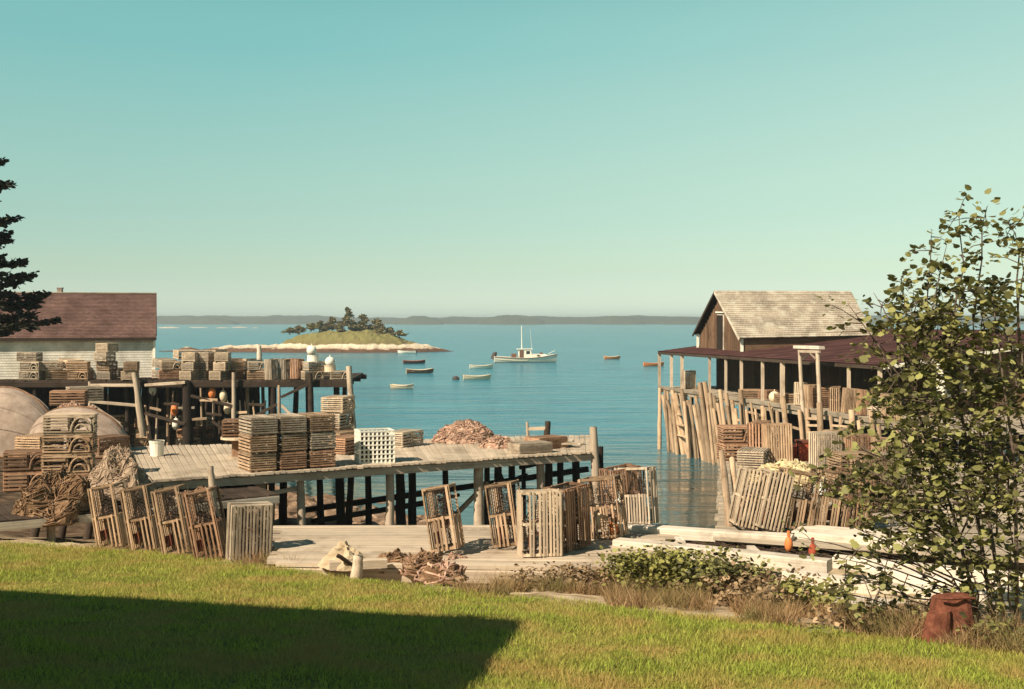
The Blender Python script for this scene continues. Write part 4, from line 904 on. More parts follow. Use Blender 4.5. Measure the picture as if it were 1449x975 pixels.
heap('dirt_mound', G(487, 800, FZ), .42, .34, .34, M['sand'], 'small cone of pale dirt with a stick at the platform front', 'mound', 8, 0)
T(pole('stick', G(478, 786, FZ + .25), G(505, 803, FZ + .02), .07, M['dark']), 'dark stick lying against the pale dirt cone', 'stick')
for k, (px, py, rx, h, lab) in enumerate(((560, 806, .42, .22, 'brown rope clump left of the pale rope coil at the platform front'), (598, 812, .4, .25, 'darkest rope clump in the middle of the platform front'), (628, 824, .42, .22, 'pale rope coil nearest the lawn in front of the lone leaning trap'), (640, 802, .3, .14, 'flat rope scrap at the foot of the lone leaning trap'))):
    pp = G(px, py, 3.85); pp = V(px, py, pp.y); pp.z = max(pp.z, tz(pp.x, pp.y)) + .03; heap('rope_clump', pp, rx, .28, h, M['weed' if k % 2 == 0 else 'rope'], lab, 'rope', 20 + k, 60, M['rope' if k > 1 else 'weed'], .5, .018)
M['gapdark'] = blotch('gap_shade_litter', [(.3, (.022, .014, .009)), (.6, (.07, .045, .028))], ns=8, bump=.6)  # litter coloured dark and added to darken the gap between the timbers
for k_, (px_, py_, rx_) in enumerate(((926, 757, .85), (1020, 766, .9), (1110, 777, .8))):
    c_ = G(px_, py_ + 3, 3.9); c_.z = 3.84; heap('dark_litter', c_, rx_, .5, .05, M['gapdark'], ('left', 'middle', 'right')[k_] + ' strip of dark litter added to darken the gap between the white timbers', 'weed', 70 + k_, 50, M['gapdark'], .4, .012, -22)
heap('rope_heap', G(1125, 682, RZ), 1.0, .8, .42, M['yrope'], 'pale yellow rope heap on the wharf between the upright traps', 'rope', 31, 120, M['yrope'], .4, .03)

# boards and rail at the outer end of the dock
for k in range(5):
    a = G(752 + k * 6, 628 + (k % 3) * 3, MZ); b = G(826 - k * 5, 629 + (k % 3) * 2, MZ); lay('board', a + Vector((0, 0, .05 + .07 * (k // 2))), b + Vector((0, 0, .05 + .07 * (k // 2))), .22, .05, M['pale' if k % 2 else 'deck'], ('front', 'second', 'third', 'fourth', 'rearmost')[k] + ' loose board of the pile at the outer dock end', 'board', 'loose boards at the dock end')
rl = empty('dock_rail', G(760, 618, MZ)); T(rl, 'short two-post rail at the far side of the dock end', 'rail')
D = 39.6; pole('post', V(747, 622, D), V(746, 597, D), .11, M['post'], rl); pole('post', V(774, 622, D), V(775, 596, D), .22, M['dark'], rl); piece('crossbar', V(746, 607, D), V(776, 606, D), .08, .1, M['post'], rl)
def tub(name, c, r0, r1, h, mat, label, cat='bucket'):
    o = empty(name, c); T(o, label, cat); c = Vector(c); n = 16
    m = MB().tube([c, c + Vector((0, 0, h)), c + Vector((0, 0, h)), c + Vector((0, 0, h * .15))], [r0, r1, r1 * .9, r0 * .85], n); body_ = m.build('body', mat, o, smooth=False)
    m = MB().tube([c + Vector((0, 0, h - .03)), c + Vector((0, 0, h + .01))], r1 * 1.05, n, cap=False); sub(m.build('rim', mat, o), body_)
tub('white_bucket', G(222, 645, MZ), .18, .21, .42, M['white'], 'white bucket standing on the sunny deck of the middle dock')
T(pole('mooring_peg', G(160, 641, MZ), V(163, 620, 34.6), .11, M['post']), 'short pale peg at the back edge of the middle dock, left of the bucket', 'peg')

# traps and overturned hulls at far left
for k, (px, py, tn, yw, lab) in enumerate(((100, 612, 'pale', 4, 'topmost trap of the pile in front of the pale hulls, with hoop opening'), (99, 640, 'tan', 2, 'second trap down in the pile in front of the pale hulls'), (97, 668, 'tan', 6, 'third trap down in the far-left pile, above the dark boards'), (95, 695, 'brown', 0, 'lowest dark trap of the far-left pile'))):
    D = 29.6; p = V(px, py, D); o = trap(tn, lab, 'full', 'arch', 'lath', True, 1.16, .7, .46); lie(o, p, yw + 8)
for k in range(2):
    p = V(40, 664 + k * 28, 29.4); o = trap('brown', ('upper', 'lower')[k] + ' brown trap at the far-left frame edge beside the hooped pile', 'full', 'arch', 'lath'); lie(o, p, 20)
for k, (px, py, D, tn, yw, lab) in enumerate(((98, 572, 39.5, 'brown', 10, 'brown trap wedged between the two pale hulls'), (120, 566, 40.5, 'grey', 30, 'grey trap behind the right pale hull'), (150, 640, 34.0, 'brown', 60, 'small brown trap at the right foot of the pale hull'), (56, 640, 31.0, 'tan', 80, 'tan trap end-on left of the hooped pile'))):
    p = V(px, py, D); o = trap(tn, lab, 'full', 'full', 'lath'); lie(o, p, yw)
for k, (px, py) in enumerate(((105, 588), (128, 594), (90, 592))):
    heap('net_bundle', V(px, py - 4, 37.3), .35, .3, .3, M['rope' if k else 'weed'], ('pale', 'dark', 'small')[k] + ' net bundle behind the ridge of the right pale hull', 'net', 60 + k, 50)
mb = empty('trap_footing', V(90, 715, 29.6)); T(mb, 'dark log crib carrying the far-left trap pile', 'crib')
for k in range(4):
    a, b = V(30, 722 + 0 * k, 29.3 + k * .25), V(134, 716, 29.5 + k * .25); pole('log', a, b, .22, M['dark'], mb)
for k in range(3): a = V(45 + k * 38, 722, 29.2); pole('log', a + Vector((0, 0, -.9)), a + Vector((0, .6, .0)), .22, M['dark'], mb)

def hull_loft(L, B, H, n=14, m=7, sheer=.25, bowrise=.5, tw=.75, full=.7):
    """rows of points, stern (x=-L/2) to bow (x=L/2); each row port sheer -> keel -> starboard sheer"""
    rows = []
    for i in range(n):
        t = i / (n - 1); bb = B / 2 * (tw + (1 - tw) * math.sin(min(1, t / .5) * math.pi / 2)) * (1 if t < .5 else max(0.02, 1 - ((t - .5) / .5) ** 2.4))
        zs = H * (1 + sheer * (2 * t - 1) ** 2 * (1.0 if t < .5 else 1 + bowrise)); kz = H * .28 * max(0, (t - .7) / .3) ** 2 * 1.2
        row = []
        for j in range(-m, m + 1):
            s = abs(j) / m; y = bb * (s ** full) * (1 if s else 0) * (j / abs(j) if j else 0)
            row.append(Vector((L * (t - .5) + .12 * L * max(0, t - .85) * (s) * 1.5, y, kz + (zs - kz) * s ** 2.1)))
        rows.append(row)
    return rows
def loft_mesh(rows, mb, flip=False):
    k = len(rows[0]); vs = [p for r in rows for p in r]; fs = []
    for i in range(len(rows) - 1):
        for j in range(k - 1): q = (i * k + j, i * k + j + 1, (i + 1) * k + j + 1, (i + 1) * k + j); fs.append(q[::-1] if flip else q)
    mb.add(vs, fs)
def skiff(label, hm, im, L=3.4, B=1.35, H=.5, motor=False, group=None):
    o = empty('skiff'); T(o, label, 'boat', group)
    ro = hull_loft(L, B, H); mb = MB(); loft_mesh(ro, mb); k = len(ro[0]); mb.add(ro[0], [tuple(range(k))]); mb.build('hull', hm, o, smooth=True)
    ri = [[Vector((p.x * .97, p.y * .93, max(p.z, .09))) for p in r] for r in ro]; mb = MB(); loft_mesh(ri, mb, True); mb.build('inside', im, o, smooth=True)
    gw = MB()
    for idx in (0, -1): gw.tube([r[idx] for r in ro], .035, 5)
    gw.tube([ro[0][j] for j in range(k)], .03, 5); gw.build('gunwale', im, o)
    for t in (.25, .52, .76):
        r = ro[int(t * 13)]; mb = MB().box((r[0].x, 0, H * .68), (.24, abs(r[0].y) * 1.75, .03)); mb.build('thwart', im, o)
    if motor:
        mb = MB().box((-L / 2 - .1, 0, H * 1.25), (.35, .34, .5)).box((-L / 2 - .12, 0, H * .5), (.14, .1, .9)); mb.build('outboard', M['darkhull'], o)
    return o
def float_at(o, px, py, yaw, sink=.12):
    p = G(px, py, 0); o.location = (p.x, p.y, -sink); o.rotation_euler = (0, 0, R(yaw))
GB = 'skiffs moored in the bay'
float_at(skiff('white skiff with dark outboard, nearest the island', M['white'], M['white'], 4.3, 1.6, .6, True, GB), 576, 500, 172)
float_at(skiff('dark skiff with a red end below the island point', M['darkhull'], M['red'], 3.9, 1.5, .6, False, GB), 586, 514.5, 8)
float_at(skiff('brown-sided skiff with pale gunwale, third down the moored line', M['brownhull'], M['cream'], 4.0, 1.5, .62, False, GB), 594, 528, 12)
float_at(skiff('cream skiff lowest and leftmost of the moored boats', M['cream'], M['cream'], 2.6, 1.15, .5, False, GB), 569, 550, -8)
float_at(skiff('white skiff directly left of the fishing boat stern', M['white'], M['cream'], 3.7, 1.5, .6, False, GB), 681, 521.5, 6)
float_at(skiff('cream skiff below the fishing boat, beside a dark buoy', M['cream'], M['cream'], 3.6, 1.4, .58, False, GB), 675, 537, 6)
float_at(skiff('orange skiff alone in open water right of the fishing boat', M['orange'], M['cream'], 3.2, 1.4, .6, False, GB), 866, 508, 3)
float_at(skiff('orange skiff half hidden behind the porch pier corner', M['orange'], M['orange'], 3.4, 1.4, .6, False, GB), 925, 518, 3)
float_at(skiff('white boat far off near the right end of the island', M['white'], M['white'], 9, 2.6, 1.3, False, GB), 597, 458.8, 3)
float_at(skiff('white boat moored far off behind the right tree', M['white'], M['white'], 7, 2.4, 1.2, False, GB), 1292, 470, 4)
p = G(645, 537, 0); o = empty('mooring_buoy', p); T(o, 'dark round mooring buoy beside a cream skiff', 'buoy')
MB().tube([p + Vector((0, 0, z)) for z in (-.3, -.1, .15, .35, .45)], [.2, .42, .5, .34, .08], 12).build('float', M['darkhull'], o, smooth=True); MB().tube([p + Vector((0, 0, .42)), p + Vector((0, 0, .62))], .04, 6).build('ring', M['metal'], o)
def lobster_boat():
    o = empty('fishing_boat'); T(o, 'white lobster fishing boat with tall mast, bow to the right', 'boat')
    L = 11.6; ro = hull_loft(L, 3.5, 1.25, 18, 8, .22, 1.6, .85, .45); mb = MB(); loft_mesh(ro, mb); k = len(ro[0]); mb.add(ro[0], [tuple(range(k))]); h = mb.build('hull', M['white'], o, smooth=True)
    st = MB()
    for sg in (0, -1): st.tube([Vector((r[sg].x, r[sg].y * 1.0, r[sg].z - .12)) for r in ro], .06, 6)
    st.build('rub_rail', M['brownhull'], o)
    bt = MB()
    for j in (-1, 1):
        rows = [[r[8 + j * q] * 1.004 for q in (1, 2, 3, 4, 5)] for r in ro]; loft_mesh([[Vector((p.x, p.y * 1.02 + .01 * j, min(p.z, .42))) for p in rr] for rr in rows], bt)
    bt.build('boot_stripe', M['brownhull'], o)
    dk = MB(); loft_mesh([[Vector((r[0].x, r[0].y * .95, r[0].z - (.55 if i < 10 else .06))), Vector((r[0].x, -r[0].y * .95, r[0].z - (.55 if i < 10 else .06)))] for i, r in enumerate(ro)], dk); dk.build('deck', M['cream'], o)
    ca = MB(); ca.add([(1.2, -1.2, 1.0), (4.2, -.9, 1.3), (4.2, .9, 1.3), (1.2, 1.2, 1.0), (1.2, -1.15, 1.95), (3.9, -.75, 1.85), (3.9, .75, 1.85), (1.2, 1.15, 1.95)], [(0, 1, 5, 4), (1, 2, 6, 5), (2, 3, 7, 6), (3, 0, 4, 7), (4, 5, 6, 7)]); ca_ = ca.build('trunk_cabin', M['white'], o)
    wh = MB(); wh.add([(-1.2, -1.2, .7), (1.4, -1.2, .7), (1.4, 1.2, .7), (-1.2, 1.2, .7), (-1.2, -1.1, 2.75), (1.0, -1.1, 2.75), (1.0, 1.1, 2.75), (-1.2, 1.1, 2.75)], [(0, 1, 5, 4), (1, 2, 6, 5), (2, 3, 7, 6), (3, 0, 4, 7)]); wh_ = wh.build('wheelhouse', M['white'], o)
    MB().box((-.1, 0, 2.82), (2.9, 2.5, .1)).build('wheelhouse_roof', M['white'], wh_)
    for sg in (-1, 1):
        MB().box((.45, sg * 1.16, 2.2), (.65, .06, .55)).build('window', M['glass'], wh_); MB().box((2.4, sg * 1.06, 1.62), (.5, .08, .22)).build('window', M['glass'], ca_)
        MB().box((-.75, sg * 1.18, 1.75), (.75, .06, 1.7)).build('door_opening', M['brownhull'], wh_)
    for y in (-.55, .55): MB().box((1.16, y, 2.2), (.06, .8, .5), Matrix.Rotation(R(-11), 3, 'Y')).build('window', M['glass'], wh_)
    MB().tube([(-.6, 0, .7), (-.65, 0, 7.2)], [.11, .07], 8).build('mast', M['white'], o); MB().tube([(1.3, .3, 2.8), (.95, .3, 6.6)], [.03, .02], 6).build('antenna', M['white'], o)
    MB().box((-2.1, .1, 1.35), (.9, 1.3, 1.2)).build('hauler_box', M['brownhull'], o); MB().box((3.0, -.3, 2.0), (.5, .6, .3)).build('hatch', M['rust'], o)
    MB().tube([(-L / 2 - .2, .4, .9), (-L / 2 + .15, .4, 1.9), (-L / 2 + .5, .4, 2.2)], [.5, .42, .15], 8).build('stern_bundle', M['darkhull'], o)
    MB().tube([(4.3, 0, 1.9), (5.6, 0, 2.5)], .05, 6).build('bow_rail', M['white'], o)
    return o
float_at(lobster_boat(), 743, 512.5, 4, .35)

# overturned hulls at far left
for k, (px, py, D, L, B, H, yaw, lab) in enumerate(((112, 644, 35.5, 3.3, 2.0, 1.42, -14, 'large pale overturned hull right of the other, behind the hooped trap pile'), (8, 642, 37.2, 3.6, 2.3, 2.05, -10, 'large pale overturned hull cut by the left picture edge'))):
    p = V(px, py, D); o = empty('overturned_hull'); T(o, lab, 'boat', 'overturned pale hulls')
    n_, m_ = 26, 17; rows = []
    for i in range(n_):
        t = -1 + 2 * i / (n_ - 1); e = max(0, 1 - abs(t) ** (2.8 if t < 0 else 1.9)); hw, hh = B / 2 * e ** .62 + .01, H * (.12 + .88 * e ** .55)
        rows.append([Vector((t * L / 2, math.cos(a) * hw * (1 if abs(math.cos(a)) < .98 else 1), max(0, math.sin(a)) ** .85 * hh)) for a in [math.pi * q / (m_ - 1) for q in range(m_)]])
    mb = MB(); loft_mesh(rows, mb); mb.add(rows[0], [tuple(range(m_))]); mb.add(rows[-1], [tuple(range(m_))]); mb.build('hull', M['hull'], o, smooth=True)
    gw = MB().tube([r[0] + Vector((0, 0, .03)) for r in rows] + [r[-1] + Vector((0, 0, .03)) for r in rows[::-1]], .045, 6); gw.build('gunwale', M['m_brown'], o)
    MB().tube([r[m_ // 2] + Vector((0, 0, .01)) for r in rows[2:-2]], .035, 6).build('keel', M['m_brown'], o)
    for q in (2, 4, 6, 10, 12, 14): MB().tube([r[q] + Vector((0, 0, .0)) for r in rows[1:-1]], .022, 5).build('strake', M['hull'], o)
    o.matrix_basis = Matrix.Translation(p) @ Matrix.Rotation(R(yaw), 4, 'Z')

# ------------------------------------------------------------------ traps on the back wharf
ORD = ['first', 'second', 'third', 'fourth', 'fifth', 'sixth', 'seventh', 'eighth', 'ninth', 'tenth', 'eleventh', 'twelfth', 'thirteenth', 'fourteenth', 'fifteenth', 'sixteenth', 'seventeenth', 'eighteenth']
LV = ['bottom', 'second', 'third', 'top']
STK = [(44, 3, 'grey', 0, 63.9), (76, 2, 'tan', 20, 64.2), (112, 2, 'tan', 5, 63.8), (149, 4, 'grey', 80, 64.0), (184, 2, 'pale', 85, 63.8), (240, 2, 'brown', 10, 64.6), (272, 3, 'pale', 86, 64.0), (294, 3, 'grey', 80, 64.4), (316, 3, 'pale', 82, 63.9), (337, 2, 'brown', 75, 64.4), (365, 2, 'tan', 8, 64.2), (386, 1, 'grey', 80, 64.0), (404, 2, 'grey', 84, 64.3), (420, 1, 'brown', 84, 64.1), (443, 2, 'pale', 30, 64.0), (484, 1, 'pale', 5, 64.0)]
for i, (px, n_, tn, yw, D) in enumerate(STK):
    for k in range(n_):
        p = V(px, 500, D)
        if px in (404, 420, 386):
            o = trap(tn, '%s trap standing on end along the open right half of the back wharf' % {386: 'leftmost', 404: ('taller middle', 'rear middle')[k], 420: 'rightmost'}[px], group='traps on the back wharf'); stand(o, (p.x, D + k * .6, BZ), yaw=70 + U(-12, 12), lean_l=U(-6, 6))
            continue
        lev = 'only' if n_ == 1 else ('bottom' if k == 0 else 'top' if k == n_ - 1 else 'middle' if n_ == 3 else LV[k])
        o = trap(tn if k % 2 == 0 else random.choice(('grey', 'tan', 'pale')), '%s trap in the %s stack from the left on the back wharf' % (lev, ORD[i]), 'full', random.choice(('full', 'arch')), 'lath', group='traps on the back wharf')
        lie(o, (p.x + U(-.14, .14), D + U(-.15, .15), BZ + .02 + k * .49), yw + U(-16, 16))
for k, (px, D, tn, yw, st_) in enumerate(((262, 65.4, 'pale', 40, 3), (284, 65.2, 'grey', 15, 3), (306, 65.6, 'pale', 70, 3), (328, 65.4, 'tan', 30, 2), (232, 65.5, 'grey', 60, 2), (60, 65.2, 'grey', 25, 2), (100, 65.0, 'pale', 60, 2), (170, 65.0, 'tan', 30, 1), (355, 65.8, 'pale', 50, 2), (456, 65.6, 'grey', 20, 1))):
    p = V(px, 500, D); o = trap(tn, '%s jumbled trap from the left in the rear row on the back wharf' % ORD[sorted((262, 284, 306, 328, 232, 60, 100, 170, 355, 456)).index(px)], 'full', 'full', 'lath', group='rear row on the back wharf'); setM(o, Matrix.Rotation(R(yw), 3, 'Z') @ Matrix.Rotation(R(U(-14, 14)), 3, 'X'), Vector((p.x, D, BZ + .1 + (st_ - 1) * .49)))
    if st_ > 1: o2 = trap('grey', '%s hidden lower trap in the rear row on the back wharf' % ORD[sorted((262, 284, 306, 328, 232, 60, 100, 170, 355, 456)).index(px)], 'full', 'full', 'lath', group='rear row on the back wharf'); lie(o2, (p.x, D, BZ + .02), yw); o2.scale = (1, 1, 1.0 + .98 * (st_ - 2)) if st_ > 2 else (1, 1, 1)
def ball(px, py, D, r_, mat, label, cat='buoy', grp=None, stretch=1.0):
    c = V(px, py, D); o = empty('buoy', c); T(o, label, cat, grp)
    fl_ = MB().tube([c + Vector((0, 0, math.sin(a) * r_ * stretch)) for a in [math.pi * (k / 10 - .5) * .99 for k in range(11)]], [max(.01, math.cos(math.pi * (k / 10 - .5) * .99) * r_) for k in range(11)], 14).build('float', mat, o, smooth=True)
    sub(MB().tube([c + Vector((0, 0, r_ * stretch)), c + Vector((0, 0, r_ * stretch + .1))], .03, 6).build('eye', mat, o), fl_)
ball(441, 496, 64, .27, M['white'], 'white round float on top of the pale stack at the wharf end'); ball(467, 512, 64, .27, M['white'], 'white round float nearest the right end of the back wharf'); ball(149, 494, 64, .2, M['white'], 'small white float on the tall fourth stack by the shed')
tub('white_tub', V(443, 513.5, 64.0), .34, .3, .42, M['white'], 'white tub under the white round float at the wharf end', 'tub'); tub('white_tub', V(467, 526, 64), .3, .3, .34, M['cream'], 'pale tub carrying the rightmost white float', 'tub')
T(pole('wharf_post', V(367, 509, 64.1), V(367, 489, 64.1), .3, M['pale']), 'pale post sticking up among the wharf traps', 'post')
# stores under the back wharf
for i in range(12):
    px = 140 + i * 21 + (i % 2) * 5
    for k in range(3 + i % 2):
        D = 64.6 + (i % 3) * 1.1; x = (px - CX) / F * D; z = max(.6, tz(x, D)); 
        o = trap(random.choice(('grey', 'tan', 'pale', 'brown')), '%s trap in the %s dark pile under the back wharf' % (('lowest', 'second', 'third', 'highest')[k], ORD[i]), 'full', 'arch', 'lath', group='traps stored under the back wharf'); lie(o, (x, D, z + .05 + k * .52), U(-20, 80))
for k, (px, py, mt) in enumerate(((247, 580, 'orange'), (300, 556, 'orange'), (322, 578, 'cream'), (216, 552, 'white'), (249, 600, 'white'), (316, 560, 'cream'))):
    ball(px, py, 63.6, .2, M[mt], ['orange float hanging lowest under the back wharf', 'orange float hanging between the middle posts of the back wharf', 'cream float hanging third under the wharf, lower of two', 'white float hanging at the left under the back wharf', 'white float just below the lowest orange one', 'cream float hanging high under the wharf middle'][k], 'buoy', 'floats hanging under the back wharf', 1.6)

# ------------------------------------------------------------------ traps on the right wharf and the pier
Wt = [(1052, 748, 'pale', 'full', 'full', 0, -13, 90, 'narrow pale trap leaning right, leftmost on the plank wharf'), (1084, 752, 'pale', 'full', 'full', 6, -14, 90, 'narrow plain trap leaning right, second on the plank wharf'), (1118, 752, 'tan', 'half', 'half', 4, -11, 0, 'half-open trap with bright lower laths behind the upper timber'),
      (1166, 750, 'tan', 'half', 'half', 8, -10, 0, 'half-open trap right of the one with bright lower laths'), (1204, 748, 'brown', 'half', 'full', 14, -8, 90, 'brown trap half hidden by leaves at the wharf front')]
for px, py, tn, tp, sd, yw, ll, sp_, lab in Wt:
    o = trap(tn, lab, tp, sd, 'net', True); stand(o, G(px, py, RZ), yaw=yw, lean_l=ll, lean_b=2, spin=sp_)
for k, (px, py, tn, yw, st_) in enumerate(((1046, 650, 'brown', 10, 0), (1046, 650, 'brown', 4, 1), (1066, 660, 'grey', 70, 0), (1212, 700, 'tan', 20, 0), (1212, 700, 'tan', 10, 1), (1300, 690, 'pale', 5, 0), (1318, 700, 'grey', 60, 0))):
    c = G(px, py, RZ); o = trap(tn, ['lower dark trap at the far left corner of the plank wharf', 'upper dark trap at the far left corner of the plank wharf', 'grey trap lying beside the dark pair at the wharf corner', 'lower tan trap lying behind the leaves at mid wharf', 'upper tan trap lying behind the leaves at mid wharf', 'pale trap lying right of the lath pair below the porch', 'rightmost grey trap lying on the plank wharf'][k], 'full', 'arch', 'lath'); lie(o, c + Vector((0, 0, .02 + .49 * st_)), yw)
for px, py, tn, yw, ll, lab in ((1101, 656, 'tan', 8, 2, 'tall trap on end below the porch, left of the red box'), (1076, 652, 'brown', 60, 3, 'dark trap edge-on left of the tall trap below the porch'), (1168, 672, 'grey', 20, 0, 'grey trap on end right of the red box'), (1190, 668, 'tan', 10, 3, 'tan trap on end third right of the red box'), (1256, 684, 'tan', 5, -2, 'trap on end left of the lath pair below the porch'), (1282, 684, 'pale', 12, 0, 'right trap of the lath pair below the porch'), (1222, 678, 'brown', 15, 2, 'brown trap on end between leaves below the porch'),
                                 (1236, 722, 'tan', 30, 5, 'tan trap behind the leaves mid wharf'), (1266, 716, 'grey', 10, -5, 'grey trap behind the leaves mid wharf')):
    o = trap(tn, lab, 'full', 'full', 'lath'); stand(o, G(px, py, RZ), yaw=yw, lean_l=ll)
c = G(1135, 652, RZ); o = empty('red_box', c); T(o, 'small rusty red box on the wharf below the porch', 'box')
MB().box(c + Vector((.08, 0, .26)), (.42, .4, .52)).build('body', M['red'], o); MB().box(c + Vector((.08, 0, .55)), (.48, .46, .06)).build('lid', M['rust'], o); MB().box(c + Vector((-.28, .05, .2)), (.24, .3, .4)).build('side_bin', M['red'], o)
ball(1100, 692, 24.6, .13, M['orange'], 'orange float between the half-open traps', 'buoy', None, 1.6); ball(1160, 698, 24.2, .15, M['white'], 'white float among the half-open traps', 'buoy', None, 1.6); ball(1097, 704, 24.3, .12, M['white'], 'white float below the orange one by the half-open trap', 'buoy', None, 1.7)
ball(1116, 770, 21.1, .075, M['orange'], 'orange float at the right end of the upper white timber', 'buoy', None, 1.8); ball(1150, 780, 21.0, .075, M['red'], 'red float among leaves right of the white timbers', 'buoy', None, 1.8)
ball(868, 752, 21.9, .11, M['orange'], 'orange float hanging on the ragged trap', 'buoy', None, 1.7); ball(876, 716, 22.3, .10, M['white'], 'white float on the upper part of the ragged trap', 'buoy', None, 1.7); ball(846, 736, 21.9, .10, M['cream'], 'cream float left of the ragged trap', 'buoy', None, 1.7)
def pier_D(px, off): return dline(px, rA + e2 * off, rB + e2 * off)
for px, off, tn, yw, ll, st_, lab in ((1133, .9, 'pale', 60, -5, 1, 'pale trap edge-on at the hoist frame on the pier'), (1150, .8, 'tan', 20, 0, 1, 'tan trap on end at the right hoist post'), (1203, .7, 'tan', 8, -5, 1, 'tall tan trap on end on the pier under the porch eave'), (1163, 1.2, 'brown', 10, 0, 0, 'lowest trap of the small stack right of the hoist'), (1163, 1.2, 'brown', 5, 0, 0.5, 'upper trap of the small stack right of the hoist'), (1247, .7, 'grey', -20, 0, 0, 'grey trap lying at the near corner of the pier'), (1110, .9, 'tan', 0, 0, 0, 'low tan trap on the pier left of the hoist'), (975, .9, 'pale', 20, 0, 1, 'pale trap at the open far end of the porch'), (1062, .8, 'tan', 10, 0, 0, 'tan trap lying on the pier, second porch bay'), (1090, 1.6, 'brown', 30, 0, 0, 'brown trap lying deep in the porch'), (1182, .7, 'tan', 70, 4, 1, 'trap edge-on between the hoist and the tall tan trap'), (1225, .8, 'brown', 12, -4, 1, 'brown trap on end left of the near porch post'), (1262, .5, 'tan', 5, 3, 1, 'tan trap on end at the near pier corner behind leaves')):
    D = pier_D(px, off); p = V(px, 500, D)
    o = trap(tn, lab, 'full', 'full', 'lath')
    if st_ == 1: stand(o, (p.x, D, PZ), yaw=yw, lean_l=ll)
    else: lie(o, (p.x, D, PZ + .02 + st_), yw)
ball(1096, 562, pier_D(1096, .5), .3, M['cream'], 'pinkish round float on the pier, left of the thick porch post')

# rusty tub lower right
def rusty():
    c = G(1342, 902, tz(4.6, 12.2) + .05); D = 12.6; c = V(1342, 900, D); o = empty('rusty_tub', c); T(o, 'crumpled rusty brown metal tub at the lower right corner', 'tub')
    def lobe(c0, w0, w1, dp, h, tilt, nm, seed):
        n, rows = 24, []
        for j in range(9):
            t = j / 8; ring = []
            for i in range(n):
                a = 2 * math.pi * i / n; ca, sa = math.cos(a), math.sin(a); sq = (abs(ca) ** 4 + abs(sa) ** 4) ** -.25
                r_ = lerp(w0, w1, t) * (1 + .05 * noise.noise((ca * 2 + seed, sa * 2, t * 3)) + .03 * math.sin(a * 5 + seed))
                ring.append(c0 + Vector((ca * sq * r_ + tilt * t, sa * sq * r_ * dp, h * t + .02 * ca * t)))
            rows.append(ring)
        mb = MB(); vs = [p for r in rows for p in r]; fs = [(j * n + i, j * n + (i + 1) % n, (j + 1) * n + (i + 1) % n, (j + 1) * n + i) for j in range(8) for i in range(n)] + [tuple(8 * n + i for i in range(n))]
        mb.add(vs, fs); mb.build(nm, M['rust'], o)
    lobe(c + Vector((.06, .08, -.02)), .235, .18, .8, .42, .0, 'body', 1)
    lobe(c + Vector((-.17, -.06, -.03)), .15, .11, .7, .30, .05, 'side_bin', 4)
    mb = MB().tube([c + Vector((-.12 + .36 * k / 6, -.11 - .02 * math.sin(k), .42)) for k in range(7)], .014, 6); mb.build('rolled_rim', M['rust'], o)
rusty()

# red-roofed shed far right, behind the leaves
c = Vector((33, 92, tz(33, 92))); o = empty('red_shed', c); T(o, 'small salmon-red shed far behind the right tree', 'shed')
MB().box(c + Vector((0, 0, 2.2)), (4, 5, 5.4)).build('wall', flat2('salmon_paint', (.50, .20, .12), .15), o)
mb = MB(); zt = c.z + 4.9; mb.add([c + Vector((-2.3, -2.7, 4.8)), c + Vector((2.3, -2.7, 4.8)), c + Vector((2.3, 2.7, 4.8)), c + Vector((-2.3, 2.7, 4.8)), c + Vector((0, -2.7, 6.2)), c + Vector((0, 2.7, 6.2))], [(0, 4, 5, 3), (1, 2, 5, 4), (0, 1, 4), (2, 3, 5), (0, 3, 2, 1)]); mb.build('roof', M['roof_red'], o)

